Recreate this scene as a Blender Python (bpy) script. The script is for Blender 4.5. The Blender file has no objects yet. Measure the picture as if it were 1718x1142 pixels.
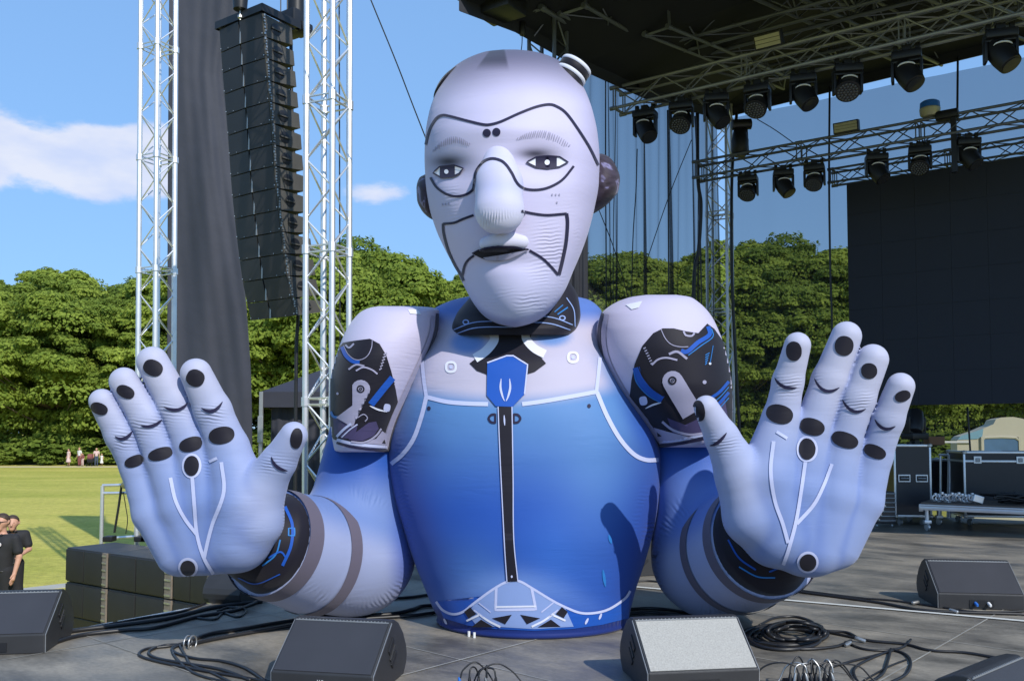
import bpy, bmesh, math, random
import numpy as np
from mathutils import Vector, Matrix
from mathutils.bvhtree import BVHTree

# ---------------------------------------------------------------- camera, sky, sun, exposure
S = bpy.context.scene
COL = S.collection
F, CX, PP = 1500.0, 859.0, 653.0
PITCH = math.radians(2.8)
CAMZ = 1.35
GZ = -1.70                       # the field lies 1.7 m under the stage deck (deck is z = 0)
cd = bpy.data.cameras.new('camera'); cam = bpy.data.objects.new('camera', cd); COL.objects.link(cam)
cam.location = (0, 0, CAMZ); cam.rotation_euler = (math.pi/2 + PITCH, 0, 0)
cd.sensor_width = 36; cd.lens = F/1718*36; cd.shift_y = (PP-571)/1718
cd.clip_start = 0.1; cd.clip_end = 3000
S.camera = cam

SUN_L = Vector((-0.42, 0.64, -0.60)).normalized()      # the way the sunlight travels
sd = bpy.data.lights.new('sun', 'SUN'); sd.energy = 2.9; sd.angle = math.radians(0.5); sd.color = (1.0, 0.955, 0.88)
so = bpy.data.objects.new('sun', sd); COL.objects.link(so); so.location = (20, -20, 30)
so.rotation_euler = SUN_L.to_track_quat('-Z', 'Y').to_euler()
elev = math.asin(-SUN_L.z); azim = math.atan2(-SUN_L.x, -SUN_L.y)

W = bpy.data.worlds.new('World'); S.world = W; W.use_nodes = True
nt = W.node_tree; nt.nodes.clear()
def N(t, ty, **kw):
    n = t.nodes.new(ty)
    for k, v in kw.items():
        if k == 'inp':
            for a, b in v.items(): n.inputs[a].default_value = b
        else: setattr(n, k, v)
    return n
def math_n(t, op, a, b=None, clamp=False):
    n = t.nodes.new('ShaderNodeMath'); n.operation = op; n.use_clamp = clamp
    for i, v in enumerate((a, b)):
        if v is None: continue
        if isinstance(v, (int, float)): n.inputs[i].default_value = v
        else: t.links.new(v, n.inputs[i])
    return n.outputs[0]
out = N(nt, 'ShaderNodeOutputWorld'); bg = N(nt, 'ShaderNodeBackground', inp={'Strength': 0.136})
sky = N(nt, 'ShaderNodeTexSky', sky_type='NISHITA'); sky.sun_disc = False
sky.sun_elevation = elev; sky.sun_rotation = azim; sky.air_density = 1.15; sky.dust_density = 0.25; sky.ozone_density = 3.6
tc = N(nt, 'ShaderNodeTexCoord'); sep = N(nt, 'ShaderNodeSeparateXYZ'); nt.links.new(tc.outputs['Generated'], sep.inputs[0])
azx = math_n(nt, 'DIVIDE', sep.outputs[0], math_n(nt, 'MAXIMUM', sep.outputs[1], 0.05))      # tangent of azimuth
elz = math_n(nt, 'DIVIDE', sep.outputs[2], math_n(nt, 'MAXIMUM', sep.outputs[1], 0.05))
mp = N(nt, 'ShaderNodeMapping', inp={'Scale': (1.0, 1.0, 2.4)}); nt.links.new(tc.outputs['Generated'], mp.inputs[0])
nz = N(nt, 'ShaderNodeTexNoise', inp={'Scale': 7.0, 'Detail': 9.0, 'Roughness': 0.6, 'Distortion': 0.15}); nt.links.new(mp.outputs[0], nz.inputs['Vector'])
def blob(cx, cz, rx, rz):
    a = math_n(nt, 'DIVIDE', math_n(nt, 'SUBTRACT', azx, cx), rx); b = math_n(nt, 'DIVIDE', math_n(nt, 'SUBTRACT', elz, cz), rz)
    d = math_n(nt, 'SQRT', math_n(nt, 'ADD', math_n(nt, 'MULTIPLY', a, a), math_n(nt, 'MULTIPLY', b, b)))
    return math_n(nt, 'SUBTRACT', 1.0, d)
def pxaz(x): return (x-CX)/F
def pxel(y): return (726-y)/F
m = None
for (x, y, rx, ry) in ((-40, 235, 165, 95), (130, 265, 190, 75), (235, 245, 90, 55), (-260, 300, 300, 120), (620, 318, 60, 26), (715, 425, 90, 34), (40, 350, 220, 60)):
    bb = blob(pxaz(x), pxel(y), rx/F, ry/F)
    if (x, y) in ((620, 318), (715, 425), (40, 350)): bb = math_n(nt, 'SUBTRACT', math_n(nt, 'MULTIPLY', bb, 0.42), 0.26)
    m = bb if m is None else math_n(nt, 'MAXIMUM', m, bb)
dens = math_n(nt, 'ADD', m, math_n(nt, 'MULTIPLY', math_n(nt, 'SUBTRACT', nz.outputs[0], 0.5), 2.2))
mr = N(nt, 'ShaderNodeMapRange', interpolation_type='SMOOTHSTEP', inp={'From Min': 0.02, 'From Max': 0.42, 'To Min': 0.0, 'To Max': 0.80}); nt.links.new(dens, mr.inputs[0])
nz2 = N(nt, 'ShaderNodeTexNoise', inp={'Scale': 16.0, 'Detail': 6.0}); nt.links.new(mp.outputs[0], nz2.inputs['Vector'])
cr = N(nt, 'ShaderNodeValToRGB'); nt.links.new(nz2.outputs[0], cr.inputs[0])
cr.color_ramp.elements[0].position = 0.35; cr.color_ramp.elements[0].color = (3.5, 3.8, 4.9, 1)
cr.color_ramp.elements[1].position = 0.65; cr.color_ramp.elements[1].color = (4.5, 4.5, 4.9, 1)
mx = N(nt, 'ShaderNodeMix', data_type='RGBA'); nt.links.new(mr.outputs[0], mx.inputs['Factor'])
gm = N(nt, 'ShaderNodeGamma', inp={'Gamma': 0.32}); nt.links.new(sky.outputs[0], gm.inputs[0]); tn = N(nt, 'ShaderNodeMix', data_type='RGBA', blend_type='MULTIPLY', inp={'Factor': 1.0}); tn.inputs['B'].default_value = (1.10, 1.80, 2.80, 1); nt.links.new(gm.outputs[0], tn.inputs['A']); nt.links.new(tn.outputs['Result'], mx.inputs['A']); nt.links.new(cr.outputs[0], mx.inputs['B'])
nt.links.new(mx.outputs['Result'], bg.inputs[0]); nt.links.new(bg.outputs[0], out.inputs[0])
S.view_settings.view_transform = 'Standard'; S.view_settings.look = 'None'; S.view_settings.exposure = 0.55; S.view_settings.gamma = 1
S.cycles.max_bounces = 8; S.cycles.transparent_max_bounces = 24

# ---------------------------------------------------------------- where a photo pixel lies
ct, st = math.cos(PITCH), math.sin(PITCH)
def ray(px, py):
    dx = (px-CX)/F; dy = -(py-PP)/F
    return Vector((dx, ct-dy*st, st+dy*ct))
def P(px, py, Y):
    d = ray(px, py); k = Y/d.y
    return Vector((d.x*k, Y, CAMZ+d.z*k))
def G(px, py, z=0.0):
    d = ray(px, py); k = (z-CAMZ)/d.z
    return Vector((d.x*k, d.y*k, z))
def proj(v):
    v = np.asarray(v); y = v[:, 1]; z = v[:, 2]-CAMZ
    fw = y*ct+z*st; up = -y*st+z*ct
    return CX+F*v[:, 0]/fw, PP-F*up/fw
U = Vector((0.822, -0.569, 0)); V = Vector((0.569, 0.822, 0)); Z = Vector((0, 0, 1))   # along the back of the stage; upstage
def along(p, d, px):              # the point on the line p + s*d that stands at column px
    t = (px-CX)/F                 # small pitch ignored
    s = (t*p.y-p.x)/(d.x-t*d.y)
    return p+d*s

# ---------------------------------------------------------------- materials
def mat(name, col, rough=0.5, metal=0.0, var=0.12, scale=8.0, bump=0.0, bscale=60.0, attr=None, spec=0.5, coat=0.0, detail=4.0, trans=0.0, sss=0.0, stretch=None):
    m = bpy.data.materials.new(name); m.use_nodes = True; t = m.node_tree
    b = t.nodes['Principled BSDF']
    tcn = N(t, 'ShaderNodeTexCoord'); co = tcn.outputs['Object']
    if stretch:
        mpn = N(t, 'ShaderNodeMapping', inp={'Scale': stretch}); t.links.new(co, mpn.inputs[0]); co = mpn.outputs[0]
    nzn = N(t, 'ShaderNodeTexNoise', inp={'Scale': scale, 'Detail': detail}); t.links.new(co, nzn.inputs['Vector'])
    f = math_n(t, 'ADD', math_n(t, 'MULTIPLY', math_n(t, 'SUBTRACT', nzn.outputs[0], 0.5), var*2), 1.0)
    mxn = N(t, 'ShaderNodeMix', data_type='RGBA', blend_type='MULTIPLY', inp={'Factor': 1.0})
    if attr:
        a = N(t, 'ShaderNodeAttribute', attribute_name=attr); t.links.new(a.outputs['Color'], mxn.inputs['A'])
    else: mxn.inputs['A'].default_value = (*col, 1)
    cmb = N(t, 'ShaderNodeCombineXYZ')
    for i in range(3): t.links.new(f, cmb.inputs[i])
    t.links.new(cmb.outputs[0], mxn.inputs['B']); t.links.new(mxn.outputs['Result'], b.inputs['Base Color'])
    b.inputs['Roughness'].default_value = rough; b.inputs['Metallic'].default_value = metal
    b.inputs['Specular IOR Level'].default_value = spec; b.inputs['Coat Weight'].default_value = coat
    if bump:
        nb = N(t, 'ShaderNodeTexNoise', inp={'Scale': bscale, 'Detail': 3.0}); t.links.new(tcn.outputs['Object'], nb.inputs['Vector'])
        bn = N(t, 'ShaderNodeBump', inp={'Strength': 1.0, 'Distance': bump}); t.links.new(nb.outputs[0], bn.inputs['Height']); t.links.new(bn.outputs[0], b.inputs['Normal'])
    return m
M = {}
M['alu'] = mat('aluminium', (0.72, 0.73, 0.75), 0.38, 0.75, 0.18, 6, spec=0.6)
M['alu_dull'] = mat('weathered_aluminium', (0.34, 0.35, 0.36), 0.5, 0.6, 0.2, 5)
M['alu_shade'] = mat('shaded_truss_aluminium', (0.14, 0.155, 0.185), 0.45, 0.5, 0.2, 5)  # darker copy of the aluminium, with the shade put into its colour
M['black'] = mat('black_paint', (0.018, 0.018, 0.02), 0.55, 0, 0.3, 9, bump=0.0008, bscale=250)
M['black_soft'] = mat('black_cloth', (0.020, 0.022, 0.030), 0.85, 0, 0.25, 2.5, bump=0.003, bscale=12)
M['black_gloss'] = mat('black_plastic', (0.012, 0.012, 0.014), 0.3, 0, 0.2, 9)
M['cab'] = mat('speaker_cabinet', (0.060, 0.056, 0.048), 0.6, 0, 0.25, 7, bump=0.0012, bscale=300)
M['grille'] = mat('speaker_grille', (0.022, 0.022, 0.024), 0.55, 0.2, 0.3, 3, bump=0.001, bscale=400)
M['cable'] = mat('black_rubber', (0.014, 0.014, 0.016), 0.42, 0, 0.1, 9)
M['white'] = mat('white_plastic', (0.75, 0.75, 0.74), 0.4, 0, 0.06, 5)
M['wood'] = mat('bare_birch_edge', (0.20, 0.165, 0.135), 0.6, 0, 0.35, 12)
M['rubber_blue'] = mat('blue_plastic', (0.03, 0.16, 0.55), 0.35)
M['roof'] = mat('roof_membrane', (0.008, 0.0095, 0.013), 0.8, 0, 0.2, 1.5)

# ---------------------------------------------------------------- object helpers
def tag(o, label=None, cat=None, group=None, kind=None):
    if label: o['label'] = label
    if cat: o['category'] = cat
    if group: o['group'] = group
    if kind: o['kind'] = kind
    return o
def empty(name, loc=(0, 0, 0), rz=0.0, label=None, cat=None, group=None, parent=None):
    o = bpy.data.objects.new(name, None); COL.objects.link(o); o.location = loc; o.rotation_euler = (0, 0, rz); o.empty_display_size = 0.1
    if parent: o.parent = parent
    return tag(o, label, cat, group)
def copy_tree(o, parent=None):
    c = o.copy(); COL.objects.link(c); c.parent = parent
    for k in ('label', ):
        if k in c and parent is None: del c[k]
    for ch in list(o.children): copy_tree(ch, c)
    return c

class MB:
    def __init__(s): s.v = []; s.f = []; s.m = []; s.c = None; s.flat = False
    def add(s, vs, fs, m=0):
        n = len(s.v); s.v += [tuple(v) for v in vs]; s.f += [tuple(i+n for i in f) for f in fs]; s.m += [m]*len(fs); return s
    def box(s, c, size, rot=None, m=0, bev=0.0):
        x, y, z = (k/2 for k in size); c = Vector(c)
        R = rot if rot is not None else Matrix.Identity(3)
        if bev <= 0:
            vs = [c+R @ Vector((a*x, b*y, d*z)) for a in (-1, 1) for b in (-1, 1) for d in (-1, 1)]
            return s.add(vs, [(0, 1, 3, 2), (4, 6, 7, 5), (0, 4, 5, 1), (2, 3, 7, 6), (0, 2, 6, 4), (1, 5, 7, 3)], m)
        bm = bmesh.new(); bmesh.ops.create_cube(bm, size=1)
        for v in bm.verts: v.co = Vector((v.co.x*2*x, v.co.y*2*y, v.co.z*2*z))
        bmesh.ops.bevel(bm, geom=bm.edges[:], offset=bev, segments=2, affect='EDGES', profile=0.6)
        vs = [c+R @ v.co for v in bm.verts]; fs = [tuple(v.index for v in f.verts) for f in bm.faces]; bm.free()
        return s.add(vs, fs, m)
    def tube(s, p, q, r, n=8, m=0, r2=None, cap=True):
        p, q = Vector(p), Vector(q); d = q-p
        if d.length < 1e-6: return s
        d.normalize(); a = d.orthogonal().normalized(); b = d.cross(a); r2 = r if r2 is None else r2
        vs = []
        for (c, rr) in ((p, r), (q, r2)):
            for i in range(n):
                t = 2*math.pi*i/n; vs.append(c+(a*math.cos(t)+b*math.sin(t))*rr)
        fs = [(i, (i+1) % n, n+(i+1) % n, n+i) for i in range(n)]
        if cap: fs += [tuple(range(n))[::-1], tuple(range(n, 2*n))]
        return s.add(vs, fs, m)
    def path(s, pts, r, n=6, m=0, closed=False):
        pts = [Vector(p) for p in pts]; k = len(pts); vs = []; prev = None
        for i, p in enumerate(pts):
            a = pts[(i-1) % k] if (closed or i > 0) else p; b = pts[(i+1) % k] if (closed or i < k-1) else p
            d = (b-a)
            d = d.normalized() if d.length > 1e-9 else Vector((1, 0, 0))
            if prev is None: x = d.orthogonal().normalized()
            else:
                x = prev-d*prev.dot(d); x = x.normalized() if x.length > 1e-6 else d.orthogonal().normalized()
            prev = x; y = d.cross(x); rr = r[i] if hasattr(r, '__len__') else r
            for j in range(n):
                t = 2*math.pi*j/n; vs.append(p+(x*math.cos(t)+y*math.sin(t))*rr)
        fs = []
        for i in range(k if closed else k-1):
            i2 = (i+1) % k
            for j in range(n): fs.append((i*n+j, i*n+(j+1) % n, i2*n+(j+1) % n, i2*n+j))
        if not closed: fs += [tuple(range(n))[::-1], tuple(range((k-1)*n, k*n))]
        return s.add(vs, fs, m)
    def prism(s, prof, x0, x1, fr, m=0):
        # profile (d, z) extruded along local x; fr(x, d, z) -> world
        n = len(prof); vs = [fr(x0, d, z) for d, z in prof]+[fr(x1, d, z) for d, z in prof]
        fs = [tuple(range(n)), tuple(range(n, 2*n))[::-1]]+[(i, i+n, (i+1) % n+n, (i+1) % n) for i in range(n)]
        return s.add(vs, fs, m)
    def lathe(s, prof, c, ax, n=20, m=0, cap=True):
        c = Vector(c); ax = Vector(ax).normalized(); a = ax.orthogonal().normalized(); b = ax.cross(a); vs = []
        for (r, h) in prof:
            for i in range(n):
                t = 2*math.pi*i/n; vs.append(c+ax*h+(a*math.cos(t)+b*math.sin(t))*r)
        fs = []
        for k in range(len(prof)-1):
            for i in range(n): fs.append((k*n+i, k*n+(i+1) % n, (k+1)*n+(i+1) % n, (k+1)*n+i))
        if cap: fs += [tuple(range(n))[::-1], tuple(range((len(prof)-1)*n, len(prof)*n))]
        return s.add(vs, fs, m)
    def build(s, name, mats, parent=None, smooth=False, fix=True, cols=None, recentre=True):
        arr = np.array(s.v, dtype=np.float64).reshape(-1, 3)
        if parent is not None:
            q = parent; off = Vector((0, 0, 0))
            while q is not None: off += q.location; q = q.parent
        else:
            lo_, hi_ = arr.min(0), arr.max(0); off = Vector(((lo_[0]+hi_[0])/2, (lo_[1]+hi_[1])/2, lo_[2])) if recentre else Vector((0, 0, 0))
        arr = arr-np.array(off)
        me = bpy.data.meshes.new(name); me.from_pydata(arr.tolist(), [], s.f); me.update()
        if not isinstance(mats, (list, tuple)): mats = [mats]
        for q in mats: me.materials.append(q)
        if len(mats) > 1: me.polygons.foreach_set('material_index', s.m)
        if fix:
            bm = bmesh.new(); bm.from_mesh(me); bmesh.ops.recalc_face_normals(bm, faces=bm.faces[:]); bm.to_mesh(me); bm.free()
        if smooth is True: me.polygons.foreach_set('use_smooth', [True]*len(me.polygons))
        elif smooth:
            me.polygons.foreach_set('use_smooth', [True]*len(me.polygons))
            me.set_sharp_from_angle(angle=math.radians(smooth))
        if cols is not None:
            ca = me.color_attributes.new('Col', 'FLOAT_COLOR', 'POINT')
            c4 = np.ones((len(me.vertices), 4), dtype=np.float32); c4[:len(cols), :3] = cols; ca.data.foreach_set('color', c4.ravel())
        o = bpy.data.objects.new(name, me); COL.objects.link(o)
        if parent: o.parent = parent
        else: o.location = off
        return o
def smooth_pts(pts, step=None, n=8, closed=False):
    pts = [Vector(p) for p in pts]; k = len(pts); o = []
    rng = range(k) if closed else range(k-1)
    for i in rng:
        p0 = pts[(i-1) % k] if (closed or i > 0) else pts[i]*2-pts[i+1]
        p1 = pts[i]; p2 = pts[(i+1) % k]
        p3 = pts[(i+2) % k] if (closed or i+2 < k) else p2*2-p1
        nn = n if step is None else max(1, int(math.ceil((p2-p1).length/step)))
        for j in range(nn):
            t = j/nn
            o.append(0.5*((2*p1)+(p2-p0)*t+(2*p0-5*p1+4*p2-p3)*t*t+(3*p1-3*p2+p3-p0)*t**3))
    if not closed: o.append(pts[-1])
    return o
# ---------------------------------------------------------------- smooth bodies from distance fields
def surface_nets(fn, lo, hi, h, newton=2):
    lo = np.array(lo, float); hi = np.array(hi, float)
    n = np.ceil((hi-lo)/h).astype(int)+1
    ax = [lo[i]+h*np.arange(n[i]) for i in range(3)]
    X, Y_, Z_ = np.meshgrid(*ax, indexing='ij')
    f = fn(np.stack([X.ravel(), Y_.ravel(), Z_.ravel()], 1)).reshape(X.shape)
    ins = f < 0
    nx, ny, nz_ = ins.shape
    cnt = np.zeros((nx-1, ny-1, nz_-1)); acc = np.zeros((nx-1, ny-1, nz_-1, 3))
    cor = [(a, b, c) for a in (0, 1) for b in (0, 1) for c in (0, 1)]
    def sl(a): return slice(a[0], nx-1+a[0]), slice(a[1], ny-1+a[1]), slice(a[2], nz_-1+a[2])
    for i, a in enumerate(cor):
        for b in cor[i+1:]:
            if sum(abs(a[k]-b[k]) for k in range(3)) != 1: continue
            fa, fb = f[sl(a)], f[sl(b)]; x = (fa < 0) != (fb < 0)
            t = np.where(x, fa/np.where(x, fa-fb, 1), 0)
            for k in range(3): acc[..., k] += np.where(x, a[k]+(b[k]-a[k])*t, 0)
            cnt += x
    act = cnt > 0; idx = -np.ones(act.shape, int); idx[act] = np.arange(act.sum())
    base = np.stack(np.nonzero(act), 1)
    v = lo+h*(base+acc[act]/cnt[act][:, None])
    quads = []
    for axis in range(3):
        s0 = [slice(1, -1)]*3; s0[axis] = slice(0, -1); s1 = list(s0); s1[axis] = slice(1, None)
        a, b = ins[tuple(s0)], ins[tuple(s1)]; ch = np.nonzero(a != b)
        g = [c.copy() for c in ch]
        for k in range(3):
            if k != axis: g[k] = g[k]+1
        o1, o2 = [k for k in range(3) if k != axis]
        def cell(d1, d2):
            q = [c.copy() for c in g]; q[o1] = q[o1]+d1; q[o2] = q[o2]+d2
            return idx[q[0], q[1], q[2]]
        Q = np.stack([cell(-1, -1), cell(0, -1), cell(0, 0), cell(-1, 0)], 1)
        fl = a[ch] if axis != 1 else ~a[ch]
        Q[~fl] = Q[~fl][:, ::-1]
        quads.append(Q)
    q = np.concatenate(quads); q = q[(q >= 0).all(1)]
    for _ in range(newton):
        e = h*0.25; f0 = fn(v); g = np.stack([(fn(v+d)-fn(v-d))/(2*e) for d in np.eye(3)*e], 1)
        gl = (g*g).sum(1); v = v-np.clip(f0/np.maximum(gl, 0.05), -h, h)[:, None]*g
    return v, q
def cone(p, a, b, ra, rb, flat=1.0):
    a = np.array(a); b = np.array(b); s = np.array([1, 1/flat, 1])
    ap = (p-a)*s; ab = (b-a)*s; h = np.clip((ap@ab)/max(ab@ab, 1e-9), 0, 1)
    d = ap-h[:, None]*ab
    return np.sqrt((d*d).sum(1))-(ra+(rb-ra)*h)
def smin(a, b, k):
    h = np.clip(0.5+0.5*(b-a)/k, 0, 1)
    return b+(a-b)*h-k*h*(1-h)
def cones(chain, flat=1.0, k=0.03):
    # chain: (point, radius) list -> field, bounds
    def fn(p):
        r = None
        for (a, ra), (b, rb) in zip(chain[:-1], chain[1:]):
            d = cone(p, a, b, ra, rb, flat); r = d if r is None else np.minimum(r, d)
        return r
    return fn
def bounds(pts, pad=0.06):
    a = np.array([[*(np.array(p)-r*1.15)] for p, r in pts]); b = np.array([[*(np.array(p)+r*1.15)] for p, r in pts])
    return a.min(0)-pad, b.max(0)+pad
def loft(rows, n=72, m=70, lean=False):
    # rows: (py, xl, xr, Yc, depth radius, roundness)
    rows = np.array([list(r)+[2.0]*(6-len(r)) for r in rows], float)
    k = len(rows); t = np.concatenate([[0], np.cumsum(np.maximum(np.abs(np.diff(rows[:, 0])), np.abs(np.diff(rows[:, 2]-rows[:, 1]))*0.4)+1.0)]); t /= t[-1]
    # monotone cubic (Fritsch-Carlson)
    h = np.diff(t); dl = np.diff(rows, axis=0)/h[:, None]; mm = np.zeros_like(rows); mm[0] = dl[0]; mm[-1] = dl[-1]
    for i in range(1, k-1):
        w1, w2 = 2*h[i]+h[i-1], h[i]+2*h[i-1]
        ok = dl[i-1]*dl[i] > 0
        mm[i] = np.where(ok, (w1+w2)/(w1/np.where(ok, dl[i-1], 1)+w2/np.where(ok, dl[i], 1)), 0)
    tt = np.linspace(0, 1, m); i = np.clip(np.searchsorted(t, tt, side='right')-1, 0, k-2); s = ((tt-t[i])/h[i])[:, None]
    R = (2*s**3-3*s**2+1)*rows[i]+(s**3-2*s**2+s)*h[i][:, None]*mm[i]+(-2*s**3+3*s**2)*rows[i+1]+(s**3-s**2)*h[i][:, None]*mm[i+1]
    vs = []
    for (py, xl, xr, Yc, ry, e) in R:
        c = P((xl+xr)/2, py, Yc); sl = (726-py)/F if lean else 0.0; a = max((xr-xl)/2*Yc/F, 0.002)
        for j in range(n):
            th = 2*math.pi*j/n; cc, ss = math.cos(th), math.sin(th)
            vs.append((c.x+a*math.copysign(abs(cc)**(2/e), cc), Yc+ry*math.copysign(abs(ss)**(2/e), ss), c.z+sl*ry*math.copysign(abs(ss)**(2/e), ss)))
    fs = [(r*n+j, r*n+(j+1) % n, (r+1)*n+(j+1) % n, (r+1)*n+j) for r in range(m-1) for j in range(n)]
    fs += [tuple(range(n)), tuple(range((m-1)*n, m*n))[::-1]]
    return np.array(vs), fs

# ---------------------------------------------------------------- prints sewn onto a surface
class Skin:
    """a surface that takes prints: shapes are laid on it a few millimetres proud"""
    def __init__(s, v, f): s.jump = 0.15; s.t = BVHTree.FromPolygons([Vector(x) for x in v], [tuple(int(i) for i in q) for q in f])
    def hit(s, x, y, off):
        o = Vector((0, 0, CAMZ)); d = ray(x, y).normalized()
        l, n, i, ds = s.t.ray_cast(o, d)
        if l is None: return None
        if n.dot(d) > 0: n = -n
        return l+n*off
def print_poly(mb, skin, poly, m, off=0.004, cell=7):
    bm = bmesh.new(); vs = [bm.verts.new((x, y, 0)) for x, y in poly]
    try: f = bm.faces.new(vs)
    except ValueError: bm.free(); return
    bmesh.ops.triangulate(bm, faces=[f])
    xs = [p[0] for p in poly]; ys = [p[1] for p in poly]
    x = min(xs)+cell
    while x < max(xs):
        bmesh.ops.bisect_plane(bm, geom=bm.verts[:]+bm.edges[:]+bm.faces[:], plane_co=(x, 0, 0), plane_no=(1, 0, 0)); x += cell
    y = min(ys)+cell
    while y < max(ys):
        bmesh.ops.bisect_plane(bm, geom=bm.verts[:]+bm.edges[:]+bm.faces[:], plane_co=(0, y, 0), plane_no=(0, 1, 0)); y += cell
    bm.verts.ensure_lookup_table(); P3 = [skin.hit(v.co.x, v.co.y, off) for v in bm.verts]
    fs = []
    for f in bm.faces:
        ii = [v.index for v in f.verts]
        if any(P3[i] is None for i in ii): continue
        yy = [P3[i].y for i in ii]
        if max(yy)-min(yy) > skin.jump: continue
        fs.append(tuple(ii))
    used = sorted({i for f in fs for i in f}); mp = {i: k for k, i in enumerate(used)}
    mb.add([P3[i] for i in used], [tuple(mp[i] for i in f) for f in fs], m); bm.free()
def print_line(mb, skin, pts, w, m, off=0.005, closed=False, step=3.5, taper=False, curve=True):
    q = smooth_pts([(x, y, 0) for x, y in pts], step=step, closed=closed) if curve else dense(pts, step)
    k = len(q); rows = []
    for i, p in enumerate(q):
        a = q[(i-1) % k] if (closed or i > 0) else p; b = q[(i+1) % k] if (closed or i < k-1) else p
        d = b-a
        if d.length < 1e-6: rows.append(None); continue
        d.normalize(); nx, ny = -d.y, d.x; ww = w/2
        if taper: ww *= max(0.12, math.sin(math.pi*(i+0.5)/k)**0.7)
        r = [skin.hit(p.x+nx*ww*s, p.y+ny*ww*s, off) for s in (-1, 0, 1)]
        rows.append(None if any(x is None for x in r) else r)
    for i in range(k if closed else k-1):
        a, b = rows[i], rows[(i+1) % k]
        if a is None or b is None: continue
        yy = [v.y for v in a+b]
        if max(yy)-min(yy) > skin.jump: continue
        mb.add(a+b, [(0, 1, 4, 3), (1, 2, 5, 4)], m)
def dense(pts, step):
    o = []
    for a, b in zip(pts[:-1], pts[1:]):
        a = Vector((*a, 0)); b = Vector((*b, 0)); n = max(1, int((b-a).length/step))
        o += [a.lerp(b, i/n) for i in range(n)]
    return o+[Vector((*pts[-1], 0))]
def oval(x, y, rx, ry, rot=0, n=28, k=2.0):
    r = math.radians(rot); o = []
    for i in range(n):
        t = 2*math.pi*i/n; a = rx*math.copysign(abs(math.cos(t))**(2/k), math.cos(t)); b = ry*math.copysign(abs(math.sin(t))**(2/k), math.sin(t))
        o.append((x+a*math.cos(r)-b*math.sin(r), y+a*math.sin(r)+b*math.cos(r)))
    return o
def lin(c): 
    c = np.asarray(c, float)/255
    return np.where(c < 0.04045, c/12.92, ((c+0.055)/1.055)**2.4)
def sstep(a, b, x): t = np.clip((x-a)/(b-a), 0, 1); return t*t*(3-2*t)
def mixc(a, b, t): t = np.asarray(t)[:, None]; return a*(1-t)+b*t

# the inflatable's fabric: printed polyester, faint creases and seam puckers
def fabric(name, col=(0.6, 0.6, 0.8), attr=None, rough=0.58, pucker=0.0016, coat=0.0):
    m = mat(name, col, rough, 0, 0.035, 3, attr=attr, spec=0.22)
    t = m.node_tree; b = t.nodes['Principled BSDF']; tcn = N(t, 'ShaderNodeTexCoord')
    mp = N(t, 'ShaderNodeMapping', inp={'Scale': (1.6, 1.6, 11.0)}); t.links.new(tcn.outputs['Object'], mp.inputs[0])
    n1 = N(t, 'ShaderNodeTexNoise', inp={'Scale': 2.6, 'Detail': 3.0, 'Distortion': 0.4}); t.links.new(mp.outputs[0], n1.inputs['Vector'])
    n2 = N(t, 'ShaderNodeTexNoise', inp={'Scale': 1.8, 'Detail': 2.0}); t.links.new(tcn.outputs['Object'], n2.inputs['Vector'])
    mk = N(t, 'ShaderNodeMapRange', inp={'From Min': 0.5, 'From Max': 0.72}); t.links.new(n2.outputs[0], mk.inputs[0])
    h = math_n(t, 'MULTIPLY', n1.outputs[0], math_n(t, 'ADD', mk.outputs[0], 0.12))
    bn = N(t, 'ShaderNodeBump', inp={'Strength': 1.0, 'Distance': 0.0045}); t.links.new(h, bn.inputs['Height'])
    pa = N(t, 'ShaderNodeAttribute', attribute_name='Puck'); sp = N(t, 'ShaderNodeSeparateXYZ'); t.links.new(pa.outputs['Vector'], sp.inputs[0])
    n3 = N(t, 'ShaderNodeTexNoise', inp={'Scale': 9.0}); t.links.new(tcn.outputs['Object'], n3.inputs['Vector'])
    ph = math_n(t, 'ADD', math_n(t, 'MULTIPLY', sp.outputs[0], 1.0), math_n(t, 'MULTIPLY', n3.outputs[0], 9.0))
    n4 = N(t, 'ShaderNodeTexNoise', inp={'Scale': 5.5, 'Detail': 1.0}); t.links.new(tcn.outputs['Object'], n4.inputs['Vector']); mk2 = N(t, 'ShaderNodeMapRange', inp={'From Min': 0.44, 'From Max': 0.66, 'To Max': 1.5}); t.links.new(n4.outputs[0], mk2.inputs[0])
    wv = math_n(t, 'MULTIPLY', math_n(t, 'SINE', ph), math_n(t, 'MULTIPLY', sp.outputs[1], mk2.outputs[0]))
    b2 = N(t, 'ShaderNodeBump', inp={'Strength': 1.0, 'Distance': pucker*2.0}); t.links.new(wv, b2.inputs['Height']); t.links.new(bn.outputs[0], b2.inputs['Normal'])
    t.links.new(b2.outputs[0], b.inputs['Normal'])
    b.inputs['Sheen Weight'].default_value = 0.15
    return m
M['skin'] = fabric('printed_fabric', attr='Col')
def fab(name, rgb, rough=0.6): M[name] = fabric(name+'_print', tuple(lin(rgb)), rough=rough)
fab('navy', (30, 28, 58)); fab('ink', (22, 20, 32)); fab('pale', (182, 188, 220)); fab('paleblue', (128, 150, 198)); fab('royal', (20, 78, 168)); fab('cyan', (36, 112, 182))
fab('lilac', (158, 155, 180)); fab('bronze', (94, 88, 102)); fab('eyewhite', (212, 214, 226)); fab('plum', (66, 60, 96)); fab('greyp', (150, 148, 172)); fab('deep', (22, 48, 150))
def set_attr(o, name, arr):
    a = o.data.attributes.new(name, 'FLOAT_VECTOR', 'POINT'); buf = np.zeros((len(o.data.vertices), 3), np.float32); buf[:len(arr)] = arr; a.data.foreach_set('vector', buf.ravel())
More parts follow.
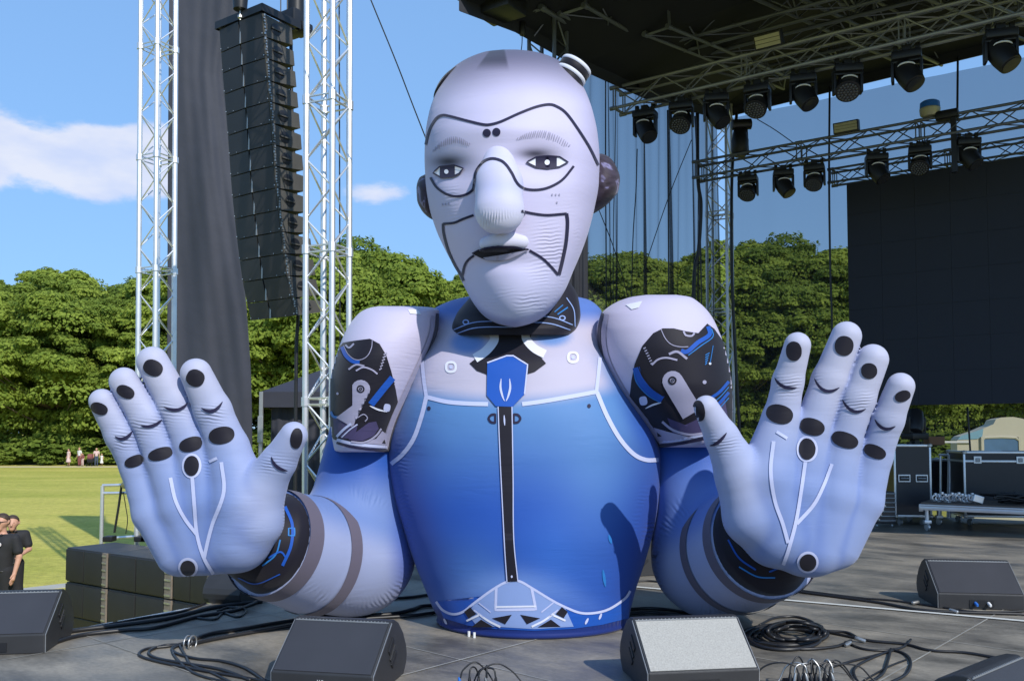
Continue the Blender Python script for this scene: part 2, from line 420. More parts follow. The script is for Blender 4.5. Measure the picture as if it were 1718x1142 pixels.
# ================================================================ THE INFLATABLE
BASE = (0.16, 6.5, 0.0)
bot = empty('inflatable_robot', BASE, label='giant inflatable lavender and blue robot bust with raised open hands standing on the stage deck', cat='inflatable figure')
def fabric_part(name, v, f, col, skin=None, prints=None, mats=('skin',), parent=None, puck=None, smooth=True):
    mb = MB(); mb.add([tuple(x) for x in v], [tuple(int(i) for i in q) for q in f], 0)
    sk = skin or Skin(v, f)
    if name == 'shoulder_pad': sk.jump = 0.5
    if col is not None: col = np.asarray(col)*np.array({'hand': (.80, .80, .68), 'arm': (.74, .74, .66), 'torso': (.70, .70, .66), 'shoulder_pad': (.80, .80, .77)}.get(name, (.82, .83, .86)))
    if prints: prints(mb, sk)
    o = mb.build(name, [M[k] for k in mats], parent or bot, smooth=smooth, fix=False, cols=col)
    bm = bmesh.new(); bm.from_mesh(o.data); bmesh.ops.recalc_face_normals(bm, faces=bm.faces[:]); bm.to_mesh(o.data); bm.free()
    if puck is not None: set_attr(o, 'Puck', puck)
    return o
LAV = lin((208, 202, 230)); LAV2 = lin((176, 184, 226)); HB = lin((120, 146, 214)); BLU = lin((42, 92, 194)); DBL = lin((28, 54, 160)); LBL = lin((98, 148, 214))

# ---- torso
trows = [(498, 790, 955, 7.02, .20), (504, 762, 988, 7.02, .28), (513, 738, 1002, 7.01, .33), (524, 722, 1010, 7.0, .38), (545, 718, 1010, 6.98, .47, 2.2), (580, 706, 1016, 6.93, .60, 2.3), (620, 690, 1034, 6.84, .69, 2.4), (660, 676, 1058, 6.82, .73, 2.4),
         (700, 662, 1082, 6.80, .77, 2.35), (740, 653, 1101, 6.79, .79, 2.3), (770, 652, 1106, 6.78, .80, 2.2), (820, 660, 1103, 6.74, .79, 2.2), (880, 678, 1094, 6.68, .76, 2.2), (940, 698, 1078, 6.62, .70, 2.15),
         (990, 718, 1062, 6.56, .64, 2.1), (1020, 730, 1055, 6.52, .60, 2.1), (1036, 737, 1053, 6.50, .575, 2.05), (1041, 734, 1056, 6.50, .585), (1046, 739, 1052, 6.50, .565)]
tv, tf = loft(trows, n=120, m=170)
# foot of the figure rests on the deck: last ring pulled to z = 0
zmin = tv[:, 2].min(); tv[:, 2] = np.where(tv[:, 2] < 0.14, 0.14-(0.14-tv[:, 2])*(0.14/(0.14-zmin)), tv[:, 2])
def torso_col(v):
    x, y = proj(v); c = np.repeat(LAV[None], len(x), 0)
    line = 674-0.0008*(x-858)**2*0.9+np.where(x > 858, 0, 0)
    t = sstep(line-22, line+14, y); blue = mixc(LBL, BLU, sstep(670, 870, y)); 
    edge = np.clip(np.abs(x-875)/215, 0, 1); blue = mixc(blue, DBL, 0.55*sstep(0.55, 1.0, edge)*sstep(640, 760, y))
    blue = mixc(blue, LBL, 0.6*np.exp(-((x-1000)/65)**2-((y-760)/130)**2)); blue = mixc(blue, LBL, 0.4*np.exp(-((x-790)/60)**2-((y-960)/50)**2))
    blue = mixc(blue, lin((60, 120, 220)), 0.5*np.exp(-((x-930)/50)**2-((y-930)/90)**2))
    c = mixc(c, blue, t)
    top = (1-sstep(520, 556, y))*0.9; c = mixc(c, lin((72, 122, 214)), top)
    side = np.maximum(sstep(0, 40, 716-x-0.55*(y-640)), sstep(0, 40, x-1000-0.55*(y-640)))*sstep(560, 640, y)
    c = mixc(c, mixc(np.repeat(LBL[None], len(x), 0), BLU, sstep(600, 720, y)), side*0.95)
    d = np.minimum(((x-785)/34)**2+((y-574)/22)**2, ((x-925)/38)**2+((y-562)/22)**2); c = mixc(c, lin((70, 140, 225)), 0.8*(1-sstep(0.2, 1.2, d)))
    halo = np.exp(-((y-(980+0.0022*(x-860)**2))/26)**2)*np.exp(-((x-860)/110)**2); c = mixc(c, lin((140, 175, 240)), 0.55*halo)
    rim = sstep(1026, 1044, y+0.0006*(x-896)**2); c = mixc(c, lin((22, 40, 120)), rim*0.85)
    return c
tskin = Skin(tv, tf)
BELT = [(733, 1008), (744, 1022), (761, 1029), (778, 1025), (797, 1010), (827, 988), (851, 975), (871, 974), (893, 986), (924, 1005), (947, 1017), (973, 1027), (998, 1027), (1022, 1020), (1047, 1003), (1056, 990)]
def torso_prints(mb, sk):
    K = {'skin': 0, 'pale': 1, 'navy': 2, 'ink': 3, 'royal': 4, 'paleblue': 5, 'cyan': 6, 'eyewhite': 7}
    # breast panel outline
    print_line(mb, sk, [(709, 606), (712, 638), (716, 666)], 6, 1)
    print_line(mb, sk, [(716, 666), (750, 674), (785, 677), (819, 678)], 7, 1)
    print_line(mb, sk, [(716, 666), (708, 698), (695, 735), (677, 761), (657, 778)], 7, 1)
    print_line(mb, sk, [(876, 678), (913, 673), (965, 664), (1002, 657)], 7, 1)
    print_line(mb, sk, [(1006, 600), (1003, 630), (1000, 658)], 6, 1)
    print_line(mb, sk, [(1001, 658), (1018, 698), (1039, 735), (1062, 761), (1083, 771), (1104, 771)], 7, 1)
    # belt: blue band, pale centre, buckle, chevrons
    bl = [(p.x, p.y) for p in smooth_pts([(x, y, 0) for x, y in BELT], step=7)]
    low = [(1054, 1036), (1010, 1047), (960, 1054), (896, 1057), (830, 1054), (785, 1048), (745, 1036)]
    print_poly(mb, sk, bl+low, 4, off=0.0035)
    mid = [(797, 1010), (827, 988), (851, 975), (871, 974), (893, 986), (924, 1005), (947, 1017), (962, 1050), (896, 1054), (800, 1048), (786, 1030)]
    print_poly(mb, sk, mid, 5, off=0.006)
    print_line(mb, sk, BELT, 4, 1, off=0.0075)
    print_line(mb, sk, [(833, 984), (832, 1022), (899, 1021), (892, 986)], 4.5, 1, off=0.008, curve=False)
    print_line(mb, sk, [(832, 1017), (899, 1016)], 3, 7, off=0.0085)
    for s in (-1, 1):
        c = 864 if s < 0 else 868
        X = lambda d: c+s*d
        print_poly(mb, sk, [(X(84), 1025), (X(74), 1017), (X(64), 1029), (X(77), 1036)], 3, off=0.009)
        print_poly(mb, sk, [(X(38), 1036), (X(5), 1030), (X(16), 1046)], 3, off=0.009)
        print_poly(mb, sk, [(X(72), 1050), (X(56), 1038), (X(34), 1051)], 3, off=0.009)
        print_line(mb, sk, [(X(80), 1040), (X(60), 1031)], 3.2, 7, off=0.01)
        print_line(mb, sk, [(X(62), 1027), (X(44), 1040), (X(24), 1050)], 3.4, 7, off=0.01)
        print_line(mb, sk, [(X(68), 1022), (X(52), 1034)], 2.6, 1, off=0.01)
        print_line(mb, sk, [(X(40), 1026), (X(60), 1010)], 2.0, 1, off=0.01)
        print_line(mb, sk, [(X(118), 1036), (X(113), 1046)], 4, 1, off=0.008, taper=True)
        print_line(mb, sk, [(X(140), 1028), (X(136), 1038)], 4, 1, off=0.008, taper=True)
    # dark throat mark and pale straps
    print_poly(mb, sk, [(806, 596), (822, 580), (822, 553), (893, 553), (888, 578), (902, 594), (916, 610), (897, 624), (884, 628), (880, 640), (820, 640), (816, 628), (800, 622), (788, 610)], 3, off=0.005)
    print_line(mb, sk, [(827, 557), (829, 572), (815, 590), (797, 602)], 15, 7, off=0.007)
    print_line(mb, sk, [(882, 557), (883, 570), (896, 585), (914, 595)], 14, 7, off=0.007)
    for (x, y) in ((757, 616), (961, 600)):
        print_line(mb, sk, oval(x, y, 8, 8, k=2.6), 4, 7, closed=True); print_poly(mb, sk, oval(x, y, 3, 3), 1)
    for (x, y) in ((720, 685), (988, 681)): print_poly(mb, sk, oval(x, y, 3, 3.5), 2)
    for s, x in ((-1, 826), (1, 867)):
        print_line(mb, sk, [(x-s*5, 695), (x+s*2, 696), (x+s*6, 702), (x+s*2, 708), (x-s*5, 709)], 4, 2); print_line(mb, sk, [(x-s*5, 694), (x-s*5, 710)], 3.4, 2)
    for (x, y, l) in ((1013, 969, 14), (1023, 904, 7)): print_line(mb, sk, [(x-2, y-l), (x+2, y+l)], 5, 6, taper=True)
tx, ty2 = proj(tv); tm = np.maximum(np.exp(-((tx-1088)/16)**2-((ty2-890)/50)**2), np.maximum(0.8*np.exp(-((tx-672)/14)**2-((ty2-850)/70)**2), 0.7*np.exp(-((ty2-1040)/10)**2)))*(tv[:, 1] < 7)
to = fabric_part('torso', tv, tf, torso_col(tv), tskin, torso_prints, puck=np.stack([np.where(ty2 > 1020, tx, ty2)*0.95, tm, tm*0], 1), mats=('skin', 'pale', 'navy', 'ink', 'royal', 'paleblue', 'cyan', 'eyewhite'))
# tie: knot and long dark ribbon
def tie_prints(mb, sk):
    print_poly(mb, sk, [(818, 610), (850, 599), (861, 599), (885, 613), (880, 662), (860, 683), (832, 682), (817, 664)], 0, off=0.012)
    print_line(mb, sk, [(818, 610), (850, 599), (861, 599), (885, 613), (880, 662)], 2.2, 1, off=0.015, curve=False)
    print_poly(mb, sk, [(836, 683), (859, 683), (862, 900), (869, 974), (851, 975), (846, 900), (839, 760)], 2, off=0.011)
    print_line(mb, sk, [(836, 683), (839, 760), (846, 900), (851, 975)], 1.6, 1, off=0.013)
    print_line(mb, sk, [(859, 683), (861, 800), (862, 900), (869, 974)], 1.6, 1, off=0.013)
    for s in (-1, 1):
        print_line(mb, sk, [(848+s*7, 636), (848+s*8, 652), (848+s*4, 668), (848+s*1, 674)], 3.6, 1, off=0.016, taper=True)
    print_line(mb, sk, [(846, 697), (847, 714)], 2.6, 1, off=0.015, taper=True); print_poly(mb, sk, oval(859, 966, 1.6, 2.2), 1, off=0.015)
mb = MB(); tie_prints(mb, tskin); mb.build('tie', [M['royal'], M['pale'], M['ink']], bot, smooth=True)

# ---- neck collar
cv, cf = loft([(470, 805, 955, 6.78, .28, 2.3), (498, 788, 970, 6.75, .32, 2.4), (528, 765, 974, 6.72, .38, 2.5), (552, 757, 968, 6.70, .44, 2.6), (562, 762, 962, 6.70, .44, 2.6)], n=80, m=40, lean=True)
def collar_prints(mb, sk):
    for pts in ([(764, 560), (800, 550), (860, 549)], [(762, 553), (800, 541), (860, 540)], [(956, 553), (920, 543), (870, 541)], [(960, 545), (925, 533), (880, 530)], [(950, 500), (962, 520), (964, 548)]):
        print_line(mb, sk, pts, 1.6, 1)
    for (x, y) in ((782, 541), (943, 534)): print_line(mb, sk, oval(x, y, 4.5, 3.5), 2, 1, closed=True)
    print_line(mb, sk, [(935, 528), (952, 516)], 2, 2); print_line(mb, sk, [(930, 524), (944, 512)], 1.5, 2)
fabric_part('collar', cv, cf, None, None, collar_prints, ('ink', 'paleblue', 'cyan'))

# ---- head
hrows = [(83.5, 843, 868, 6.4, .04), (86, 818, 892, 6.4, .20), (91, 800, 914, 6.4, .30), (100, 779, 936, 6.4, .40), (115, 757, 957, 6.39, .48), (135, 741, 974, 6.38, .545), (160, 728, 987, 6.37, .59), (190, 718, 997, 6.36, .625),
         (225, 712.5, 1004, 6.35, .64, 2.05), (265, 711, 1007, 6.35, .645, 2.1), (305, 713, 1006, 6.35, .64, 2.1), (345, 719, 999, 6.35, .625, 2.1), (385, 731, 989, 6.35, .605, 2.1), (420, 747, 977, 6.35, .585, 2.05),
         (455, 766, 962, 6.35, .56), (485, 781, 949, 6.35, .535), (510, 795, 933, 6.35, .50), (530, 812, 914, 6.35, .445), (542, 832, 893, 6.35, .37), (547, 850, 876, 6.35, .28), (549, 861, 866, 6.35, .12)]
hv, hf = loft(hrows, n=230, m=190, lean=True)
# eye hollows, cheeks, mouth pressed into the front of the head
hx, hy = proj(hv); front = hv[:, 1] < 6.35
d = 0.055*np.exp(-((hx-757)/38)**2-((hy-280)/26)**2)+0.055*np.exp(-((hx-912)/46)**2-((hy-268)/28)**2)
d += 0.02*np.exp(-((hx-845)/60)**2-((hy-440)/14)**2)-0.012*np.exp(-((hx-858)/60)**2-((hy-490)/34)**2)-0.025*np.exp(-((hx-845)/70)**2-((hy-218)/22)**2)
hv[:, 1] += np.where(front, d, 0)
def head_col(v):
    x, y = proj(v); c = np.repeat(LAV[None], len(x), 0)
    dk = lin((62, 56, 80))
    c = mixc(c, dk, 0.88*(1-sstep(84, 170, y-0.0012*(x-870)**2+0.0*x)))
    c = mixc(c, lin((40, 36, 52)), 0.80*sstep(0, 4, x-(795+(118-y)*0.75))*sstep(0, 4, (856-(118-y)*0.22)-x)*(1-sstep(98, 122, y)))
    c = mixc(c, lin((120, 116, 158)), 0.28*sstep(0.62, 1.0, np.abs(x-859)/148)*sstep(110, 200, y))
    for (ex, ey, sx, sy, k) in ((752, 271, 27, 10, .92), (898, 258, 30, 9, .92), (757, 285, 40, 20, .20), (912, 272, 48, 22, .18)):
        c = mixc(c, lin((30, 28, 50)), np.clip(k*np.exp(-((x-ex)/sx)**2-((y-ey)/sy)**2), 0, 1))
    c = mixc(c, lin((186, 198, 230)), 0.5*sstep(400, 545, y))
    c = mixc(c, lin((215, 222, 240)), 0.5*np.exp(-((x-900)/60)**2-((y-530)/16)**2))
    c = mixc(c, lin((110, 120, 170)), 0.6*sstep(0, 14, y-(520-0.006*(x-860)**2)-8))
    return c
nose_ch = [(P(837, 268, 5.77), .11), (P(837, 308, 5.70), .14), (P(838, 352, 5.65), .155)]
def nose_f(p):
    a = cone(p, nose_ch[0][0], nose_ch[1][0], .105, .146, .8); b = cone(p, nose_ch[1][0], nose_ch[2][0], .146, .160, .8); r = smin(a, b, 0.05); return -smin(-r, p[:, 2]-P(838, 388, 5.55).z, 0.03)
lo, hi = bounds(nose_ch); nv, nf = surface_nets(nose_f, lo, hi, 0.013)
lip_f = lambda p: smin(cone(p, P(816, 409, 5.775), P(845, 402, 5.75), .046, .062, .8), cone(p, P(845, 402, 5.75), P(875, 406, 5.775), .062, .048, .8), 0.03)
lo, hi = bounds([(P(815, 411, 5.82), .08), (P(878, 405, 5.82), .08)]); lv, lf = surface_nets(lip_f, lo, hi, 0.009)
low_f = lambda p: cone(p, P(826, 440, 6), P(868, 437, 6), .022, .022)
lo, hi = bounds([(P(826, 440, 6), .08), (P(868, 437, 6), .08)]); l2v, l2f = surface_nets(low_f, lo, hi, 0.009)
def cat(*vf):
    V_, F_, n = [], [], 0
    for v, f in vf: V_ += [tuple(x) for x in v]; F_ += [tuple(int(i)+n for i in q) for q in f]; n += len(v)
    return V_, F_
fskin = Skin(*cat((hv, hf), (nv, nf), (lv, lf)))
def head_prints(mb, sk):
    L = 4.0
    print_line(mb, sk, [(713, 267), (715, 243), (722, 217), (732, 200), (742, 194), (755, 195.5), (787, 204), (811, 209.5), (823, 209.5), (841, 204.5), (873, 190), (901, 179.5), (922, 176), (935, 180), (948, 189), (963, 208), (987, 245), (1003, 277)], L, 1)
    for x, y in ((817, 223.5), (833, 222)): print_poly(mb, sk, oval(x, y, 6.8, 6.8), 1)
    print_line(mb, sk, [(723, 298), (733, 314), (749, 325.5), (765, 329.5), (781, 327), (793, 319), (796, 306), (799, 288), (810, 273), (823, 267), (836, 268.5), (847, 275), (858, 290), (865, 304), (872, 312.5), (883, 317.5), (900, 318.7), (918, 315.5), (936, 307), (948, 297), (962, 279)], L, 1)
    print_line(mb, sk, [(795, 361), (776, 368), (763, 373.5), (744, 375.5)], L, 1); print_line(mb, sk, [(744, 375), (745, 391), (752, 418), (763, 443), (775, 463), (778, 471)], L, 1)
    print_line(mb, sk, [(776.5, 462), (780, 446), (786, 436), (796, 428)], L, 1)
    print_line(mb, sk, [(874, 354), (895, 358.5), (918, 361), (950, 358.5)], L, 1); print_line(mb, sk, [(950, 358), (951.5, 375), (949, 407), (943, 437), (937, 461)], L+1.5, 1)
    print_line(mb, sk, [(936, 461), (922, 445), (908, 432), (888, 420)], L, 1)
    for (x, y) in ((743, 343), (748, 342.5), (753, 342), (926, 327), (932, 327), (938, 327), (934, 340)): print_poly(mb, sk, oval(x, y, 1.3, 2), 2)
hm = np.maximum(np.exp(-((hx-925)/38)**2-((hy-420)/60)**2), np.exp(-((hx-880)/60)**2-((hy-515)/26)**2))*(hv[:, 1] < 6.2); hm = np.maximum(hm, 0.7*np.exp(-((hx-770)/26)**2-((hy-345)/30)**2)*(hv[:, 1] < 6.2))
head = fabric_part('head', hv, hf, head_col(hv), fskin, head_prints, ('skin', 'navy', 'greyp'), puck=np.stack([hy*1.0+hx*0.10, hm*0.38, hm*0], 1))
nc = np.repeat(lin((208, 206, 232))[None], len(nv), 0); nx_, ny_ = proj(nv); nc = mixc(nc, LAV2, 0.35*np.exp(-((ny_-312)/12)**2)); nc = mixc(nc, lin((222, 222, 240)), sstep(330, 380, ny_))
nm_ = np.exp(-((ny_-368)/10)**2)
fabric_part('nose', nv, nf, nc, parent=head, puck=np.stack([nx_*1.3, nm_*0.7, nm_*0], 1))
fabric_part('upper_lip', lv, lf, np.repeat(lin((216, 214, 234))[None], len(lv), 0), parent=head)
#fabric_part('lower_lip', l2v, l2f, np.repeat(lin((178, 184, 214))[None], len(l2v), 0), parent=head)
mb = MB(); print_poly(mb, fskin, [(793, 424), (803, 419), (814, 414), (836, 411), (863, 411.5), (888, 418.5), (872, 426), (854, 434), (836, 437.5), (818, 436), (804, 430)], 0, off=0.012, cell=4)
print_poly(mb, fskin, [(812, 431), (836, 427.5), (872, 421.5), (884, 419.5), (870, 427), (854, 434), (836, 437), (818, 435.5)], 1, off=0.016, cell=4)
print_line(mb, fskin, [(795, 424), (814, 415), (836, 412), (863, 412.5), (886, 418.5)], 2.2, 2, off=0.018)
mb.build('mouth', [M['ink'], M['greyp'], M['navy']], head, smooth=True)
EYES = [([(882, 273), (899, 263.5), (918, 261.5), (938, 263.5), (952, 273), (938, 281), (918, 284), (899, 282)], [(898, 264), (918, 261.8), (933.5, 263), (933.5, 282), (918, 284), (898, 281.6)], (917, 273.5, 4.4)),
        ([(728.5, 290.5), (739.5, 280), (763, 277), (779, 283), (772, 292), (761, 297.5), (741.7, 299)], [(739.5, 280), (764.5, 277), (764.5, 296.5), (741, 299), (739.5, 298)], (751, 289, 3.6))]
for ol, ir, (px_, py_, pr) in EYES:
    sm = [(p.x, p.y) for p in smooth_pts([(x, y, 0) for x, y in ol], n=4, closed=True)]
    mb = MB(); print_poly(mb, fskin, ol, 0, off=0.006, cell=5); print_line(mb, fskin, ol, 2.6, 1, off=0.011, closed=True, curve=False)
    e = mb.build('eye', [M['eyewhite'], M['navy']], head, smooth=True)
    mb = MB(); print_poly(mb, fskin, ir, 0, off=0.009, cell=5); print_poly(mb, fskin, oval(px_, py_, pr, pr*1.15), 1, off=0.013, cell=3)
    mb.build('iris', [M['navy'], M['eyewhite']], e, smooth=True)
random.seed(3)
for (x0, y0, x1, y1, bow, n, s) in ((727, 256, 789, 243, -14, 19, -1), (867, 237, 953, 246, -16, 25, 1)):
    mb = MB()
    for i in range(n):
        t = i/(n-1); x = x0+(x1-x0)*t; y = y0+(y1-y0)*t+bow*math.sin(math.pi*(t*0.9+0.08)); h = (4+8*math.sin(math.pi*t)**0.6)
        sl = 3 if s > 0 else 2-4*t
        print_line(mb, fskin, [(x+sl+random.uniform(-1, 1), y-h*0.5), (x, y+h*0.5+random.uniform(-1, 1))], 1.7, 0, off=0.005, taper=True)
    mb.build('eyebrow', [M['greyp']], head, smooth=True)
# ears
def ear_mat():
    m = fabric('brown_swirl_print', (0.1, 0.08, 0.1)); t = m.node_tree; b = t.nodes['Principled BSDF']
    tcn = N(t, 'ShaderNodeTexCoord'); nn = N(t, 'ShaderNodeTexNoise', inp={'Scale': 4.5, 'Detail': 2.0, 'Distortion': 2.5}); t.links.new(tcn.outputs['Object'], nn.inputs['Vector'])
    r = N(t, 'ShaderNodeValToRGB'); t.links.new(nn.outputs[0], r.inputs[0]); e = r.color_ramp.elements
    e[0].position = 0.40; e[0].color = (*lin((40, 30, 40)), 1); e[1].position = 0.58; e[1].color = (*lin((62, 52, 66)), 1)
    x = e.new(0.655); x.color = (*lin((126, 122, 160)), 1); x = e.new(0.68); x.color = (*lin((70, 60, 82)), 1)
    t.links.new(r.outputs[0], b.inputs['Base Color']); return m
M['ear'] = ear_mat()
for (rows) in ([(292, 715, 722, 6.47, .10), (298, 704, 740, 6.47, .16), (315, 699, 745, 6.47, .22), (335, 700, 745, 6.47, .22), (352, 707, 745, 6.47, .19), (364, 718, 745, 6.47, .13), (370, 728, 740, 6.47, .06)],
               [(258, 990, 1010, 6.45, .08), (262, 985, 1020, 6.45, .14), (278, 980, 1033, 6.45, .2), (300, 975, 1040, 6.45, .23), (320, 975, 1037, 6.45, .22), (338, 972, 1024, 6.45, .18), (350, 972, 1010, 6.45, .12), (358, 975, 997, 6.45, .05)]):
    ev, ef = loft(rows, n=40, m=36, lean=True); fabric_part('ear', ev, ef, None, mats=('ear',), parent=head)
# knobs on the crown: a black and white banded stub, and a flat disc on the other side
a, b = P(942, 150, 6.25), P(969, 108, 6.25); ax = (b-a).normalized(); mb = MB(); L = (b-a).length
for i, (h0, h1, r0, r1, mm) in enumerate(((-.2, .50, .125, .114, 0), (.50, .62, .120, .120, 1), (.62, .86, .116, .116, 0), (.86, .98, .120, .118, 1), (.98, 1.0, .11, .10, 0))):
    mb.lathe([(r0*0.97, h0*L), (r0, h0*L+.006), (r1, h1*L-.006), (r1*0.97, h1*L)], a, ax, n=36, m=mm)
mb.build('crown_knob', [M['ink'], M['eyewhite']], head, smooth=40)
a, b = P(768, 154, 6.35), P(748, 136, 6.35); ax = (b-a).normalized(); mb = MB()
for (h0, h1, r, mm) in ((-.02, .055, .150, 1), (.055, .105, .155, 0), (.105, .118, .12, 0)): mb.lathe([(r*0.97, h0), (r, h0+.008), (r, h1-.01), (r*0.9, h1)], a, ax, n=36, m=mm)
mb.build('crown_knob', [M['ink'], M['eyewhite']], head, smooth=40)

# ---- arms
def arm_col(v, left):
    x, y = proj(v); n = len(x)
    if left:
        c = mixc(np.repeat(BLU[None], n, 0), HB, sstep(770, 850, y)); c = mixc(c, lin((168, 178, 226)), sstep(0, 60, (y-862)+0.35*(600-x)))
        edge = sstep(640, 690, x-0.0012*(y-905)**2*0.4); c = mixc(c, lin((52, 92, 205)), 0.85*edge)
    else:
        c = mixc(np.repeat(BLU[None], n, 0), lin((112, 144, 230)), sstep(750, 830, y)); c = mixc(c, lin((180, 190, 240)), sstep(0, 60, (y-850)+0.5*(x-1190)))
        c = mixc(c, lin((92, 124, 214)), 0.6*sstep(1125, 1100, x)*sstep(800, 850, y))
    return c
def make_arm(left, chain, cuff, ring1, ring2, rings_w):
    up, el, r2c, r1c = chain
    def fn(p):
        a = cone(p, up[0], el[0], up[1], el[1]); b = np.minimum(cone(p, el[0], r2c[0], el[1], r2c[1]), cone(p, r2c[0], r1c[0], r2c[1], r1c[1]))
        return smin(a, b, 0.12)
    lo, hi = bounds(chain)
    # keep the tube open-ended in look: flat cut at the cuff end
    axv = np.array((r1c[0]-r2c[0]).normalized()); end = np.array(r1c[0])
    def fn2(p): return np.maximum(fn(p), (p-end)@axv-0.015)
    v, q = surface_nets(fn2, lo, hi, 0.024)
    mb = MB(); mb.add([tuple(x) for x in v], [tuple(int(i) for i in k) for k in q], 0)
    axx, ayy = proj(v); bx, by = proj(np.array([list(el[0])]))
    am = np.exp(-((np.hypot(axx-bx[0], ayy-by[0])-96)/12)**2)*0.4
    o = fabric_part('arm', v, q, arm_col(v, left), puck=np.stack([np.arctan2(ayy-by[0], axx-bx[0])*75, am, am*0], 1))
    # printed bands follow the tube
    tree = BVHTree.FromPolygons([Vector(x) for x in v], [tuple(int(i) for i in k) for k in q])
    for (c, r, wd) in ((r1c, r1c[1], rings_w), (r2c, r2c[1], rings_w*0.8)):
        A = Vector(axv); 
        if c is r2c: A = ((r1c[0]-el[0])).normalized()
        x = A.orthogonal().normalized(); y = A.cross(x); mb = MB(); n = 120; vs = []
        cen = c[0]-A*(0.035 if c is r1c else 0.0)
        for s in (-wd/2, -wd/6, wd/6, wd/2):
            for i in range(n):
                t = 2*math.pi*i/n; dr = x*math.cos(t)+y*math.sin(t); st_ = cen+A*s
                ro = el[1] if c is r2c else r2c[1]; ra = r+((r1c[1]-r2c[1])/(r1c[0]-r2c[0]).length)*(s-(0.035 if c is r1c else 0.0))
                vs.append(st_+dr*(ra+(0.006 if c is r1c else 0.010)))
        fs = [(k*n+i, k*n+(i+1) % n, (k+1)*n+(i+1) % n, (k+1)*n+i) for k in range(3) for i in range(n)]
        mb.add(vs, fs); mb.build('cuff_band', [M['bronze']], o, smooth=True)
    # dark glove cuff with circuit marks
    lo, hi = bounds([r1c]+cuff); ch = [(r1c[0], r1c[1]*0.955)]+cuff
    v2, q2 = surface_nets(cones(ch), lo, hi, 0.022)
    return o, v2, q2
lchain = [(P(612, 735, 6.72), .27), (P(594, 928, 6.65), .425), (P(522, 930, 6.3), .405), (P(452, 909, 5.93), .355)]
lo_arm, c2v, c2q = make_arm(True, lchain, [(P(408, 897, 5.80), .26), (P(392, 892, 5.72), .20)], None, None, 0.125)
def lcuff(mb, sk):
    print_line(mb, sk, [(478, 850), (490, 880), (488, 915), (474, 948)], 5, 1); print_line(mb, sk, [(470, 905), (462, 930), (440, 948)], 2.5, 2)
    print_line(mb, sk, [(484, 886), (494, 886), (494, 898), (484, 898)], 2.5, 2, closed=True, curve=False); print_line(mb, sk, [(400, 968), (430, 978), (470, 962)], 2, 1); print_line(mb, sk, [(450, 935), (470, 925), (480, 935)], 3, 1)
fabric_part('glove_cuff', c2v, c2q, None, None, lcuff, ('ink', 'royal', 'cyan'))
rchain = [(P(1150, 730, 6.72), .27), (P(1196, 932, 6.65), .425), (P(1240, 925, 6.3), .415), (P(1283, 905, 5.93), .385)]
ro_arm, c3v, c3q = make_arm(False, rchain, [(P(1310, 890, 5.80), .27), (P(1322, 884, 5.72), .20)], None, None, 0.11)
def rcuff(mb, sk):
    print_line(mb, sk, [(1222, 905), (1240, 935), (1268, 955)], 3, 1); print_line(mb, sk, [(1240, 950), (1270, 966), (1300, 968)], 2.5, 2); print_line(mb, sk, [(1290, 958), (1310, 952), (1330, 958)], 3, 1)
    print_line(mb, sk, [(1230, 900), (1245, 915)], 2.5, 2)
fabric_part('glove_cuff', c3v, c3q, None, None, rcuff, ('ink', 'royal', 'cyan'))

# ---- shoulder pads with printed joint panels
lp = [(513.5, 636, 694, 6.60, .12, 2.05), (516, 622, 726, 6.60, .24, 2.05), (522, 608, 737, 6.60, .32, 2.05), (545, 588, 736, 6.60, .41, 2.05), (575, 574, 728, 6.60, .47, 2.05), (605, 565, 716, 6.60, .49, 2.05), (645, 557, 700, 6.60, .48, 2.05), (685, 556, 683, 6.60, .45, 2.05), (720, 559, 668, 6.60, .42, 2.05), (742, 562, 660, 6.60, .40, 2.05), (756, 566, 656, 6.60, .385, 2.05), (758, 575, 650, 6.60, .36, 2.05)]
rp = [(494.5, 1085, 1135, 6.60, .12, 2.05), (498, 1060, 1156, 6.60, .24, 2.05), (508, 1032, 1172, 6.60, .34, 2.05), (528, 1008, 1190, 6.60, .43, 2.05), (555, 1001, 1203, 6.60, .49, 2.05), (590, 1004, 1214, 6.60, .52, 2.05), (640, 1022, 1223, 6.60, .52, 2.05), (680, 1048, 1225, 6.60, .48, 2.05), (715, 1078, 1224, 6.60, .44, 2.05), (738, 1096, 1215, 6.60, .41, 2.05), (748, 1105, 1190, 6.60, .37, 2.05), (750, 1110, 1180, 6.60, .34, 2.05)]
def pad_col(v): 
    x, y = proj(v); c = np.repeat(lin((206, 200, 230))[None], len(x), 0); return mixc(c, lin((184, 186, 226)), 0.5*sstep(560, 740, y))
PM = ('skin', 'navy', 'ink', 'royal', 'cyan', 'lilac', 'eyewhite', 'pale', 'plum', 'greyp')
def scaled(c, pts): return pts
